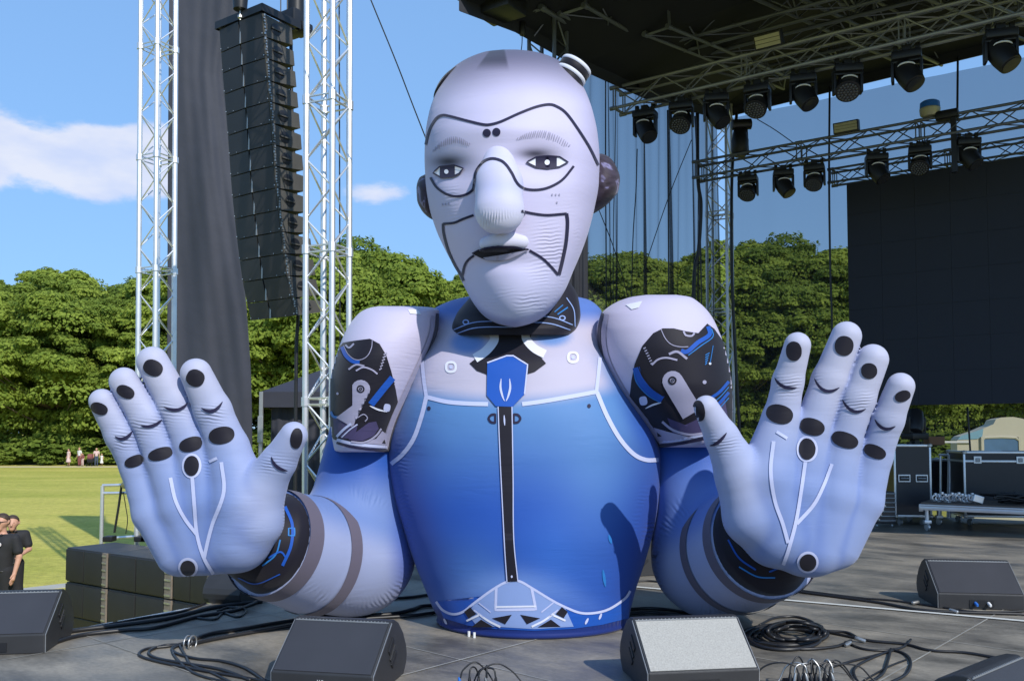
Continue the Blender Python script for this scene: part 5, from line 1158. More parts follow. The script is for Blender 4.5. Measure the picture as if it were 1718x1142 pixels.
# ================================================================ LINE ARRAY
def quadP(a, b_, s, t): return a.lerp(b_, s)
Yc = 11.5; NB = 14
ys_l = [50, 88, 122, 157, 192, 226, 260, 294, 331, 366, 402, 438, 473, 508, 538]          # left edge of the boxes
xl = np.interp(ys_l, [50, 100, 200, 300, 400, 470, 538], [367, 370, 377, 383, 391, 402, 421])
ys_c = [22, 62, 98, 135, 171, 207, 243, 279, 316, 353, 389, 426, 463, 500, 530]            # the near corner
xc_ = np.interp(ys_c, [22, 100, 200, 300, 400, 470, 530], [440, 446, 455, 462, 473, 483, 497])
la = empty('line_array', P(440, 530, Yc), 0, 'tall curved column of fourteen black loudspeakers hanging left of the robot', 'loudspeaker array')
M['metal_clip'] = mat('worn_steel', (0.45, 0.45, 0.44), 0.35, 0.8, 0.3, 20)
for i in range(NB):
    nt_ = P(xc_[i], ys_c[i], Yc); nb = P(xc_[i+1], ys_c[i+1], Yc); upv = (nt_-nb); hh = upv.length; upv.normalize()
    side = (P(xl[i], ys_l[i], Yc)-nt_); 
    wU = -U*0.885; dV = Vector((V.x, V.y, 0))*0.52
    tilt = (upv-Z*upv.dot(Z))                     # boxes lean a little as the column curves
    dV = (dV-upv*dV.dot(upv)*1.0).normalized()*0.50
    A = nt_; B = nb+upv*0.006; W2 = (wU-upv*wU.dot(upv)*0.0)
    tap = 0.040
    v8 = [A, A+W2, A+W2+dV-upv*tap, A+dV-upv*tap, B, B+W2, B+W2+dV+upv*tap, B+dV+upv*tap]
    mb = MB(); mb.add(v8, [(0, 1, 2, 3), (7, 6, 5, 4), (0, 4, 5, 1), (1, 5, 6, 2), (2, 6, 7, 3), (3, 7, 4, 0)]); mc_ = mb
    fn_ = (dV.normalized())*-1
    random.seed(i)
    for k in range(7): p = A+dV*(0.02+0.035*random.random())-upv*hh*(0.06+0.13*k)+U*0.01; mc_.box(p, (0.016, 0.018, 0.012+0.02*random.random()), R_, m=1)
    for s_ in (0.02, .98): p = A+W2*s_-upv*hh*0.85+fn_*0.012; mc_.box(p, (0.012,)*3, m=1)
    for s_ in (.2, .8): p = A+W2*s_-upv*hh*0.92+fn_*0.02; mc_.box(p, (0.008,)*3, m=1)
    cb = mc_.build('cabinet', [M['cab'], M['metal_clip']], la)
    # two slightly angled grille halves meeting in a groove
    fn_ = (dV.normalized())*-1; mb = MB(); h2 = hh*0.95
    for (s0_, s1_, d0, d1) in ((0.015, 0.485, .006, .030), (0.515, 0.985, .030, .006)):
        a = A+W2*s0_+fn_*d0-upv*hh*0.02; b_ = A+W2*s1_+fn_*d1-upv*hh*0.02
        mb.add([a, b_, b_-upv*h2, a-upv*h2, a-fn_*(d0+.002), b_-fn_*(d1+.002), b_-upv*h2-fn_*(d1+.002), a-upv*h2-fn_*(d0+.002)], [(0, 1, 2, 3), (0, 4, 5, 1), (2, 6, 7, 3), (1, 5, 6, 2), (0, 3, 7, 4)])
    gg = mb.build('grille', M['grille'], cb); mb = MB(); a = A+W2*.485+fn_*.020; mb.box(a-upv*hh*.5, (.022, .02, hh*.94), Matrix.Rotation(ru, 3, 'Z')); mb.build('groove_highlight', M['alu_dull'], gg)  # pale strip painted in as the highlight down the groove
    # round handle plate on the side
    sd_ = U*-1*-1; c = A+dV*0.42-upv*hh*0.5+U*0.004; mb = MB(); mb.lathe([(.082, -.004), (.082, .003), (.075, .005)], c, U, 20); mb.build('handle', M['fix'], cb, smooth=40)
    mb = MB(); mb.box(c+U*0.012, (0.02, 0.16, 0.018), R_); mb.build('handle_bar', M['cab'], cb)
# frame on top, and motors above
mb = MB(); A = P(440, 16, Yc); C1 = A-U*0.92; C2 = A+V*0.62
for a, b_ in ((A, C1), (A, C2), (C1, C1+V*0.5), (C2, C2-U*0.9)): 
    d = b_-a; mb.box((a+b_)/2+Z*0.02, (d.length+0.05, 0.06, 0.10), Matrix.Rotation(math.atan2(d.y, d.x), 3, 'Z'))
mb.build('rigging_frame', M['fix'], la)
mb = MB(); mb.box(P(492, 40, 12.2), (0.30, 0.26, 0.32), R_, bev=.03); mb.box(P(506, 50, 12.2), (0.26, 0.2, 0.14), R_, bev=.03); mb.build('hoist_clamp', M['fix'], la, smooth=40)
e = empty('chain_hoist', P(403, 8, 11.7), 0, 'black chain hoist motor hanging above the outer end of the loudspeaker column', 'hoist', 'chain hoists'); mb = MB(); mb.lathe([(.05, -.16), (.09, -.15), (.10, .0), (.10, .35)], P(403, 8, 11.7)+Z*.08, Z, 16); mb.build('body', M['fix'], e, smooth=40)
mb = MB(); mb.tube(P(403, 14, 11.7), P(403, 34, 11.7), .012); mb.lathe([(.01, 0), (.035, .02), (.035, .05), (.01, .07)], P(403, 33, 11.7), Z, 8); mb.build('hook', M['metal_clip'], e)
e = empty('chain_hoist', P(494, 0, 12.2), 0, 'black chain hoist hanging above the inner end of the loudspeaker column', 'hoist', 'chain hoists'); mb = MB(); mb.lathe([(.08, -.3), (.12, -.28), (.12, .2), (.14, .5)], P(497, 8, 12.2), Z, 16); mb.build('body', M['fix'], e, smooth=40)
mb = MB(); 
for x in (471, 482, 488): mb.tube(P(x, -6, 12.1), P(x, 40, 12.1), .008)
mb.build('chain', M['fix'], e)
cable([P(488, 60, 12.3), P(490, 200, 12.3), P(497, 350, 12.3), P(500, 520, 12.3), P(497, 600, 12.3), P(495, 880, 12.3)], .028, 'black cable bundle hanging down behind the loudspeaker column to the gazebo', group=None)
cable([P(477, 40, 12.4), P(487, 300, 12.4), P(498, 530, 12.4)], .008, 'thin control cable hanging beside the loudspeaker column', group=None)
cable([P(569, -5, 10.2), P(570, 400, 10.2), P(571, 760, 10.2)], .009, 'dark line hanging inside the bright silver truss tower', group=None)
# ================================================================ THINGS ON AND ROUND THE STAGE
M['mesh_dark'] = mat('dark_steel_mesh', (0.040, 0.040, 0.046), 0.5, 0.1, 0.25, 3, bump=0.0008, bscale=500)
M['cab2'] = mat('textured_black_cabinet', (0.026, 0.026, 0.028), 0.5, 0, 0.3, 6, bump=0.001, bscale=220)
def lit_grille():
    m = mat('lit_grille_front', (0.36, 0.35, 0.32), 0.8, 0, 0.3, 130, bump=0.0015, bscale=260, detail=1.0); return m
M['lit_grille'] = lit_grille()  # paler copy of the grille: sunlight on one monitor's front put into its colour
M['letters'] = mat('printed_letters', (0.6, 0.6, 0.6), 0.5)
def text_mesh(body, size, name, material, parent, loc, rot, extrude=0.001):
    cu = bpy.data.curves.new(name, 'FONT'); cu.body = body; cu.size = size; cu.align_x = 'CENTER'; cu.align_y = 'CENTER'; cu.extrude = extrude
    t = bpy.data.objects.new(name+'_tmp', cu); COL.objects.link(t); me = bpy.data.meshes.new_from_object(t.evaluated_get(bpy.context.evaluated_depsgraph_get())); bpy.data.objects.remove(t)
    me.materials.clear(); me.materials.append(material); o = bpy.data.objects.new(name, me); COL.objects.link(o); o.parent = parent; o.location = loc; o.rotation_euler = rot; return o
WP = [(0, 0), (-0.004, .115), (.285, .335), (.30, .338), (.34, .335), (.41, .305), (.49, .235), (.545, .155), (.56, .10), (.545, .05), (.50, 0)]
def monitor(x, y, yaw, w, label, front='mesh_dark', sc=1.0, plugs=True, lettering=None):
    e = empty('stage_monitor', (0, 0, 0), 0, label, 'stage monitor', 'wedge monitor loudspeakers on the deck')
    fr_ = lambda a, d, z: Vector((a, d, z)); mb = MB(); mb.prism(WP, -w/2, w/2, fr_); o = mb.build('cabinet', M['cab2'], e)
    bv = o.modifiers.new('edge', 'BEVEL'); bv.width = 0.006; bv.segments = 2; bv.limit_method = 'ANGLE'; bv.angle_limit = math.radians(25)
    d = Vector((0, .289, .22)).normalized(); nn = Vector((0, -d.z, d.y)); a = Vector((0, -.004, .115))+d*.012; L_ = 0.352; mb = MB()
    cs = [a+Vector((-w/2+.012, 0, 0)), a+Vector((w/2-.012, 0, 0))]; mb.add([cs[0]+nn*.004, cs[1]+nn*.004, cs[1]+d*(L_-.022)+nn*.004, cs[0]+d*(L_-.022)+nn*.004, cs[0]-nn*.003, cs[1]-nn*.003, cs[1]+d*(L_-.022)-nn*.003, cs[0]+d*(L_-.022)-nn*.003], [(0, 1, 2, 3), (0, 4, 5, 1), (1, 5, 6, 2), (2, 6, 7, 3), (3, 7, 4, 0)])
    g = mb.build('grille', M[front], e); mb = MB()
    for k in range(26): mb.box(a+d*(L_-.012)+nn*.006+Vector((-w/2+.03+(w-.06)*k/25, 0, 0)), (.006, .004, .005))
    mb.box(a+d*(L_-.016)+nn*.004, (w-.02, .004, .006)); mb.build('trim', M['alu_dull'], g)
    for s in (-1, 1):
        mb = MB(); xx = s*(w/2+.001)
        for (c1, c2, ang) in ((.22, .205, -.85), (.265, .125, -.85)): mb.box((xx, c1+.06, c2), (.012, .035, .095), Matrix.Rotation(ang, 3, 'X') if True else None, bev=.004)
        mb.build('handle_recess', M['fix'], e)
        mb = MB(); mb.box((xx, .30, .165), (.014, .10, .018), Matrix.Rotation(.75, 3, 'X'), bev=.003); mb.build('handle', M['cab2'], e)
        mb = MB(); mb.add([(xx, .004, .004), (xx, .001, .113), (xx, .283, .328), (xx+s*.003, .004, .004), (xx+s*.003, .001, .113), (xx+s*.003, .283, .328), (xx, .012, .008), (xx, .010, .110), (xx, .290, .322), (xx+s*.003, .012, .008), (xx+s*.003, .010, .110), (xx+s*.003, .290, .322)], [(3, 4, 10, 9), (4, 5, 11, 10), (0, 1, 4, 3), (1, 2, 5, 4)]); mb.build('edge_strip', M['alu_dull'], e)
    mb = MB(); mb.box((0, -.003, .045), (w*.28, .006, .055)); pn = mb.build('connector_panel', M['fix'], e)
    if plugs:
        for k, mm in ((-.045, 'rubber_blue'), (.05, 'white')):
            mb = MB(); mb.lathe([(.012, 0), (.012, .035), (.008, .05)], (k, -.004, .05), (0, -1, -.25), 10); mb.build('plug', M[mm], pn, smooth=40)
        if lettering: text_mesh(lettering, 0.024, 'lettering', M['letters'], pn, (0, -.008, .078), (math.pi/2, 0, 0))
    e.location = (x, y, 0.0); e.rotation_euler = (0, 0, math.radians(yaw)); e.scale = (sc,)*3; return e
monitor(-.98, 4.66, -11.5, .555, 'dark wedge monitor in the foreground left of the robot base with its side handle showing', lettering='LUL')
monitor(1.00, 4.715, 8.5, .60, 'wedge monitor with pale grey speckled front in the foreground right of the robot base', front='lit_grille')
monitor(3.60, 6.93, -8, .62, 'dark wedge monitor beside the white tape line at the right edge')
monitor(2.30, 3.75, 40.6, .56, 'wedge monitor cut off by the bottom right corner')
m5 = monitor(-3.17, 5.52, 9, .60, 'wedge monitor cut off by the left edge with a small square badge on its front', plugs=False)
monitor(.86, 8.70, -72, .56, 'wedge monitor standing side on just behind the robot at right')
monitor(-2.18, 7.55, 165, .42, 'dark wedge monitor in the shade behind the robot forearm at left', plugs=False, sc=.8)
d = Vector((0, .289, .22)).normalized(); nn = Vector((0, -d.z, d.y)); mb = MB(); c = Vector((0.21, -.004, .115))+d*.24+nn*.008
for (a, b_, w2, h2) in ((-.016, 0, .004, .032), (.016, 0, .004, .032), (0, .016, .036, .004), (0, -.016, .036, .004), (0.002, 0, .012, .012)): mb.box(c+Vector((a, 0, 0))+d*b_, (w2, .003, h2), Matrix.Rotation(-math.atan2(d.y, d.z), 3, 'X'))
mb.build('badge', M['letters'], m5)

# ---- sub stack beyond the edge of the deck
sb0 = P(108, 1032, 14.0); h_ = (P(108, 918, 14.0).z-sb0.z)/2
xs_ = [sb0]+[along(sb0, U, px) for px in (187, 296, 362)]
lb = ['left end', 'middle', 'right end']
for i in range(3):
    a = xs_[i]; w_ = (xs_[i+1]-a).length-.012
    for j in range(2):
        z0 = sb0.z+j*(h_+.004); c = Vector((a.x, a.y, z0))
        e = empty('subwoofer', c+U*w_/2+V*.4, 0, 'black bass loudspeaker, %s of the %s row beside the stage edge' % (lb[i], 'upper' if j else 'lower'), 'subwoofer', 'black bass loudspeakers stacked beside the stage')
        mb = MB(); mb.box(c+U*w_/2+V*.42+Z*h_/2, (w_, .8, h_-.006), R_, bev=.012); mb.build('cabinet', M['cab2'], e, smooth=30)
        for (f0, f1) in ((.015, .44), (.455, .875)):
            mb = MB(); mb.box(c+U*(w_*(f0+f1)/2)+V*.008+Z*h_/2, (w_*(f1-f0), .03, h_-.05), R_, bev=.006); mb.build('grille', M['grille'], e, smooth=30)
        mb = MB(); mb.box(c+U*(w_*.935)+V*.006+Z*h_/2, (w_*.10, .03, h_-.02), R_, bev=.004)
        for k in range(5): mb.box(c+U*(w_*.935)-V*.010+Z*(h_*(.1+.2*k)), (w_*.085, .02, .025), R_, m=1)
        mb.build('rigging_rail', [M['wood'], M['metal_clip']], e)
mb = MB(); c = (xs_[0]+xs_[3])/2; mb.box(Vector((c.x, c.y, (sb0.z+GZ)/2))+V*.42, ((xs_[3]-xs_[0]).length, .8, sb0.z-GZ-.006), R_, bev=.01); tag(mb.build('plinth', M['fix']), 'low dark plinth under the stacked bass loudspeakers', 'plinth')
# aluminium frame behind the stack
Yf = 16.2; e = empty('aluminium_frame', Vector((P(172, 900, Yf).x, Yf, GZ)), 0, 'open aluminium frame with a black strap standing behind the bass loudspeakers', 'metal frame')
mb = MB()
for px in (172, 232): p = P(px, 815, Yf); mb.tube((p.x, Yf, GZ), (p.x, Yf, p.z), .034, 10); mb.build('post', M['alu'], e, smooth=40); mb = MB()
for (x0, y0, x1, y1) in ((172, 814, 246, 812), (172, 827, 246, 826), (174, 903, 250, 898)): mb.tube(P(x0, y0, Yf), P(x1, y1, Yf), .026, 8)
mb.build('rail', M['alu'], e, smooth=40); mb = MB(); mb.path([P(204, 814, Yf-.05), P(199, 850, Yf-.05), P(192, 893, Yf-.05)], .022, 6); mb.build('strap', M['cable'], e)
mb = MB(); mb.path(smooth_pts([P(207, 825, Yf-.05), P(211, 850, Yf-.05), P(214, 872, Yf-.05), P(211, 895, Yf-.05)], n=5), .008, 5); mb.build('cable', M['cable'], e)
for i, (px, py, s) in enumerate(((210, 813, .07), (240, 880, .09), (236, 893, .08))):
    mb = MB(); c = P(px, py, Yf-.06); mb.lathe([(s*.5, -.03), (s, -.02), (s, .02), (s*.5, .03)], c, (0, 1, 0.2), 12); mb.build('clamp', M['metal_clip'], e, smooth=40)
mb = MB()
for px, w2 in ((184, .16), (238, .2), (246, .15)): c = P(px, 903, 15.0); mb.box(c, (w2, .2, .09), bev=.02)
tag(mb.build('cable_ramp', M['fix']), 'small black lumps lying on top of the bass loudspeakers at the frame foot', 'equipment')

# ---- black gazebo behind the left tower
M['tent'] = mat('black_canvas', (0.030, 0.032, 0.048), 0.8, 0, 0.2, 1.5, bump=0.01, bscale=3)
Yg = 17.0; gl = P(437, 657, Yg); gr_ = P(700, 657, Yg); ap = P(562, 612, Yg+1.6); hv_ = P(437, 683, Yg).z
e = empty('gazebo', ((gl.x+gr_.x)/2, Yg+1.5, GZ), 0, 'black gazebo tent standing behind the silver tower and the robot left thumb', 'gazebo')
mb = MB(); c = [gl, gr_, Vector((gr_.x, Yg+3, gl.z)), Vector((gl.x, Yg+3, gl.z))]; mb.add(c+[ap], [(0, 1, 4), (1, 2, 4), (2, 3, 4), (3, 0, 4)]); mb.build('canopy', M['tent'], e)
mb = MB(); d = [Vector((p.x, p.y, hv_)) for p in c]; mb.add(c+d, [(i, (i+1) % 4, 4+(i+1) % 4, 4+i) for i in range(4)]); mb.build('valance', M['tent'], e)
mb = MB(); v_, f_ = curtain(Vector((gl.x+.15, Yg+.25, 0)), Vector((gr_.x-.1, Yg+.25, 0)), hv_+.1, GZ, .04, 9, 12, n=90); mb.add(v_, f_); mb.build('wall', M['tent'], e, smooth=True)
mb = MB(); v_, f_ = curtain(Vector((gl.x+.15, Yg+.25, 0)), Vector((gl.x+.15, Yg+2.9, 0)), hv_+.1, GZ, .04, 9, 13, n=60); mb.add(v_, f_); mb.build('wall', M['tent'], e, smooth=True)
for x in (gl.x+.02, gr_.x): mb = MB(); mb.box((x, Yg, (gl.z+GZ)/2), (.07, .07, gl.z-GZ), bev=.008); mb.box((x, Yg-.04, P(437, 720, Yg).z), (.10, .05, .5), bev=.01); mb.build('pole', M['alu_dull'], e)

# ---- flight cases
M['case'] = mat('black_laminate', (0.018, 0.018, 0.024), 0.35, 0, 0.2, 4)
def flight_case(x, y, yaw, w, dp, h, label, zb=.13, lid=None, handles=(), latches=(), wheels=True):
    e = empty('flight_case', (0, 0, 0), 0, label, 'flight case', 'black flight cases with metal edges'); mb = MB(); mb.box((0, dp/2, zb+h/2), (w, dp, h)); mb.build('body', M['case'], e)
    t = .028; mb = MB(); zs2 = [zb+t*.4, zb+h-t*.4]+([lid] if lid else [])
    for z in zs2:
        for yy in (0, dp): mb.box((0, yy, z), (w+.014, t*.7, t*1.1), bev=.004)
        for xx in (-w/2, w/2): mb.box((xx, dp/2, z), (t*.7, dp+.012, t*1.05), bev=.004)
    for xx in (-w/2, w/2):
        for yy in (0, dp): mb.box((xx, yy, zb+h/2), (t, t, h+.01), bev=.005)
    mb.build('edging', M['alu'], e, smooth=30); mb = MB()
    for xx in (-w/2, w/2):
        for yy in (0, dp):
            for z in (zb+.01, zb+h-.01): mb.lathe([(.012, -.03), (.036, -.015), (.036, .015), (.012, .03)], (xx, yy, z), Z, 10)
    mb.build('ball_corner', M['metal_clip'], e, smooth=40)
    for (hx_, hz_) in handles:
        mb = MB(); mb.box((hx_, -.012, hz_), (.17, .012, .11), bev=.004); o = mb.build('handle_plate', M['alu'], e); mb = MB(); mb.box((hx_, -.020, hz_), (.14, .012, .075)); o2 = mb.build('recess', M['fix'], o); mb = MB(); mb.tube((hx_-.055, -.03, hz_), (hx_+.055, -.03, hz_), .011); mb.build('grip', M['alu_dull'], o)
    for (hx_, hz_) in latches:
        mb = MB(); mb.box((hx_, -.016, hz_), (.105, .012, .105), bev=.004); o = mb.build('latch', M['alu'], e); mb = MB(); mb.box((hx_, -.024, hz_), (.06, .01, .06), bev=.01); mb.build('butterfly_catch', M['alu_dull'], o)
    if wheels:
        for xx in (-w/2+.09, w/2-.09):
            for yy in (.09, dp-.09):
                mb = MB(); mb.box((xx, yy, zb-.012), (.09, .09, .02)); mb.lathe([(.02, -.018), (.048, -.016), (.048, .016), (.02, .018)], (xx, yy, .048), (1, .3, 0), 14); mb.build('wheel', M['alu_dull'], e, smooth=40)
    e.location = (x, y, 0); e.rotation_euler = (0, 0, math.radians(yaw)); return e
flight_case(5.87, 13.15, -6, .50, .75, 1.05, 'tall black flight case with two handles standing on end beside the robot hand', handles=((-.12, .13+.56), (.125, .13+.56)))
fa = Vector((P(1700, 880, 13.2).x, 13.2, 0)); c2_ = P(1616, 878, 13.2)
flight_case(c2_.x+.60, 13.05, -9, 1.20, .7, .95, 'wide black flight case with two butterfly latches behind the low platform', lid=.13+.95-.14, latches=((-.42, .13+.95-.12), (.16, .13+.95-.12)))
flight_case(6.55, 14.35, -6, .9, .6, .8, 'dark flight case in the shade behind the tall one', wheels=False)
e = HL['beam'] ; e = copy_tree(e); e.location = P(1535, 746, 13.45); e.rotation_euler = (math.pi, 0, 0.4); e.scale = (.98,)*3; tag(e, 'moving head light standing upright on the tall flight case', 'moving head light', 'moving head stage lights')
M['card'] = mat('brown_cardboard', (0.22, 0.11, 0.055), 0.8); mb = MB(); mb.box(P(1567, 739, 13.75), (.24, .2, .13), bev=.006); tag(mb.build('cardboard_box', M['card']), 'small brown cardboard box on top of the tall flight case', 'box')
e = empty('equipment_stand', (P(1594, 860, 13.9).x, 13.9, 0), 0, 'thin silver metal stand between the tall and the wide flight case', 'stand'); mb = MB()
for (x0, y0, x1, y1, r) in ((1575, 763, 1614, 763, .02), (1613, 763, 1613, 868, .018), (1578, 763, 1578, 868, .018)): mb.tube(P(x0, y0, 13.9), P(x1, y1, 13.9), r)
mb.build('frame', M['alu'], e, smooth=40); mb = MB(); mb.tube(P(1594, 763, 13.8), P(1592, 868, 13.8), .034, 10); mb.build('post', M['alu'], e, smooth=40)
# low platform on legs
a = P(1546, 843, 12.5); e = empty('platform', (a.x, a.y, 0), 0, 'low aluminium platform on castors in front of the flight cases at the right edge', 'platform'); b_ = a+U*2.6; c = (a+b_)/2+V*.5-Z*.06
mb = MB(); mb.box(c+Z*.055, (2.62, 1.02, .02), R_); mb.build('deck_board', mat('worn_brown_ply', (.12, .09, .07), .6), e)
mb = MB()
for o_ in (-.51, .51):
    mb.box(c+V*o_-Z*.01, (2.64, .05, .055), R_, bev=.004); mb.box(c+V*o_+Z*.032, (2.64, .06, .022), R_, bev=.004)
for o_ in (-1.31, 1.31): mb.box(c+U*o_-Z*.01, (.05, 1.0, .10), R_, bev=.004)
mb.build('frame', M['alu'], e, smooth=30)
for (du, dv) in ((.06, .04), (2.5, .04), (.06, .96), (2.5, .96)):
    p = a+U*du+V*dv; mb = MB(); mb.tube((p.x, p.y, a.z-.1), (p.x, p.y, .10), .028, 10); mb.box((p.x, p.y, .12), (.10, .07, .05), bev=.01); mb.lathe([(.02, -.016), (.05, -.014), (.05, .014), (.02, .016)], (p.x, p.y, .05), (1, .2, 0), 14); mb.build('leg', M['alu'], e, smooth=40)
random.seed(8)
e = empty('clamp_row', along(a, U, 1600)+V*.2+Z*.0, 0, 'heap of small silver truss clamps lying on the low platform', 'clamps')
for k in range(13):
    px = 1566+k*5.6; o_ = along(a+V*.12, U, px); z = a.z+.045+.03*random.random(); mb = MB(); axv = Vector((random.uniform(-1, 1), random.uniform(-1, .2), random.uniform(-.3, .3)))
    pts = [Vector((o_.x, o_.y, z+.015))+Matrix.Rotation(random.uniform(-.5, .5), 3, 'Z') @ Vector((.042*math.cos(t), 0.0, .042*math.sin(t))) for t in np.linspace(0, 2*math.pi, 12, endpoint=False)]
    mb.path(pts, .013, 6, closed=True); mb.box((o_.x, o_.y, z+.065), (.03, .04, .035), bev=.006); mb.build('clamp', M['alu'], e, smooth=40)
mb = MB(); o_ = along(a+V*.1, U, 1636); mb.box((o_.x, o_.y, a.z+.075), (.14, .08, .10), Matrix.Rotation(.3, 3, 'Y'), bev=.01); tag(mb.build('clamp_block', M['alu']), 'pale metal block at the right end of the clamps on the platform', 'clamp')
o_ = along(a+V*.3, U, 1690); e = tag(MB().path(smooth_pts([Vector((o_.x+random.uniform(-.35, .35), o_.y+random.uniform(-.15, .15), a.z+.02+random.uniform(0, .14))) for _ in range(26)], n=6), .016, 6).build('cable_heap', M['cable'], smooth=True), 'tangled heap of black cable lying on the low platform', 'cable')
for (px, py, Y, w2, h2, lab) in ((1478, 862, 12.9, .30, .45, 'black crate in the shade between the robot hand and the tall flight case'), (704, 925, 9.3, .26, .55, 'dark equipment rack with silver fittings seen between the robot arm and body')):
    c = G(px, 726+1.35*1500/Y); e = empty('equipment_rack', c, 0, lab, 'rack'); mb = MB(); mb.box(c+Z*(h2/2+.06), (w2, .3, h2), bev=.012); mb.build('case', M['case'], e); mb = MB()
    for k in range(7):
        mb.tube(c+Vector((-w2/2, -.16, .1+h2*k/7)), c+Vector((w2/2, -.16, .1+h2*k/7)), .009); mb.lathe([(.012, 0), (.018, .01), (.012, .02)], c+Vector((-w2/2+.05+.03*(k % 4), -.17, .12+h2*k/7)), (0, -1, 0), 8)
    mb.build('fitting', M['metal_clip'], e, smooth=40); mb = MB()
    for xx in (-w2/2+.04, w2/2-.04): mb.lathe([(.015, -.015), (.03, -.012), (.03, .012), (.015, .015)], c+Vector((xx, -.1, .03)), (1, 0, 0), 10)
    mb.build('wheel', M['alu_dull'], e)

# ---- cream marquee far behind the gauze
M['cream'] = mat('cream_canvas', (0.62, 0.58, 0.44), 0.7, 0, 0.06, 2); M['skyblue'] = mat('pale_blue_trim', (0.22, 0.42, 0.52), 0.6); M['winblue'] = mat('blue_window_panel', (0.10, 0.20, 0.34), 0.4, 0, 0.3, 3)
Ym = 24.0; out_ = [(1606, 738), (1612, 732), (1640, 723), (1658, 715), (1667, 711), (1671, 703), (1680, 700), (1700, 699), (1716, 702), (1732, 709), (1748, 722), (1752, 912), (1606, 912)]
e = empty('marquee', (P(1680, 900, Ym).x, Ym+1.5, GZ), 0, 'cream marquee with humped roof and blue window panel seen beyond the stage at right', 'marquee'); n = len(out_); mb = MB()
mb.add([P(x, y, Ym) for x, y in out_]+[P(x, y, Ym)+Vector((.9, 2.2, 0)) for x, y in out_], [tuple(range(n)), tuple(range(n, 2*n))[::-1]]+[(i, (i+1) % n, n+(i+1) % n, n+i) for i in range(n)]); mb.build('canopy', M['cream'], e)
mb = MB(); mb.add([P(x, y, Ym-.02) for x, y in ((1607, 737), (1612, 731), (1640, 722), (1650, 719), (1648, 732), (1640, 736))]+[P(x, y, Ym+.0) for x, y in ((1607, 737), (1612, 731), (1640, 722), (1650, 719), (1648, 732), (1640, 736))], [(0, 1, 2, 3, 4, 5)]+[(i, (i+1) % 6, 6+(i+1) % 6, 6+i) for i in range(6)]); mb.build('scalloped_trim', M['skyblue'], e)
mb = MB(); mb.box((P(1678, 750, Ym).x, Ym-.02, P(1678, 752, Ym).z), (.92, .05, .55)); w1 = mb.build('window_panel', M['winblue'], e); mb = MB()
for s in (-1, 1): mb.box((P(1678, 750, Ym).x+s*.5, Ym-.04, P(1678, 756, Ym).z), (.07, .06, .75))
mb.path([P(x, y, Ym-.04) for x, y in ((1647, 738), (1652, 734), (1680, 733), (1703, 734), (1709, 738))], .035, 6); mb.build('frame', M['cream'], w1)
mb = MB(); mb.box((P(1660, 741, Ym).x-.9, Ym-.03, P(1626, 741, Ym).z), (.75, .05, .05)); mb.build('gutter', M['white'], e)

# ---- cables on the deck
random.seed(17)
def gc(pts, r, label, lift=0.0, jit=0.0, cat_='cable', group='black cables lying on the deck', m=None, name='deck_cable', z=None):
    r *= 0.78; P3 = []
    for i, p in enumerate(pts):
        zz = (z[i] if z else 0)+r*1.02; q = G(p[0]+random.uniform(-jit, jit), p[1]+random.uniform(-jit, jit)*.4, zz); P3.append(q)
    mb = MB(); mb.path(smooth_pts(P3, n=8), r, 6); return tag(mb.build(name, m or M['cable'], smooth=True), label, cat_, group)
gc([(40, 1082), (110, 1060), (200, 1048), (280, 1037), (350, 1020), (400, 1012), (440, 1008)], .020, 'thick black cable along the left edge of the deck, uppermost of the run')
gc([(60, 1088), (130, 1066), (210, 1056), (260, 1052), (330, 1034), (390, 1024), (430, 1010)], .018, 'black cable snaking below the uppermost cable along the left edge of the deck')
gc([(70, 1062), (150, 1052), (240, 1036), (300, 1026), (345, 1012)], .013, 'thin black cable hugging the metal lip at the left edge of the deck')
gc([(330, 1036), (360, 1038), (375, 1028), (400, 1034), (412, 1022), (385, 1018), (365, 1024)], .012, 'small black loop of cable beside the shaded monitor at left')
gc([(310, 1078), (350, 1063), (400, 1055), (470, 1043), (560, 1030)], .018, 'black cable running from the bundle at left behind the foreground monitor, top strand')
gc([(314, 1081), (360, 1071), (410, 1062), (480, 1050), (560, 1036)], .018, 'black cable running from the bundle at left behind the foreground monitor, lower strand')
gc([(560, 1032), (650, 1030), (690, 1022), (710, 1016), (760, 1014)], .020, 'black cable emerging right of the foreground monitor towards the robot base, upper strand'); gc([(560, 1040), (660, 1034), (700, 1031), (760, 1022)], .018, 'black cable emerging right of the foreground monitor towards the robot base, lower strand')
gc([(660, 1003), (690, 1001), (720, 997), (770, 992)], .016, 'short black cable behind the gap between the robot arm and body')
e = gc([(312, 1078), (285, 1083), (245, 1088), (234, 1098), (262, 1108), (330, 1122), (400, 1134), (470, 1146)], .012, 'outermost grey black loop fanning out from the tied bundle at lower left')
gc([(312, 1080), (275, 1082), (250, 1092), (262, 1103), (310, 1112), (370, 1122), (420, 1140)], .012, 'second loop fanning out from the tied bundle at lower left')
gc([(314, 1076), (290, 1085), (296, 1095), (330, 1104), (372, 1108), (412, 1120), (446, 1142)], .012, 'third loop of the tied bundle at lower left curling to the monitor corner')
gc([(300, 1080), (312, 1100), (322, 1115), (356, 1128), (400, 1150)], .010, 'inner strand hanging down from the tied bundle at lower left'); gc([(316, 1078), (290, 1088), (300, 1108), (330, 1130), (390, 1146)], .010, 'innermost strand of the tied bundle at lower left')
mb = MB(); c = G(315, 1078, .03)
for s in (0, .03): mb.path([c+Vector((s+.01*math.cos(t), .045*math.cos(t), .045*math.sin(t))) for t in np.linspace(0, 2*math.pi, 14, endpoint=False)], .006, 5, closed=True)
tag(mb.build('cable_tie', M['metal_clip'], smooth=True), 'pale wire ties round the black cable bundle at lower left', 'cable tie')
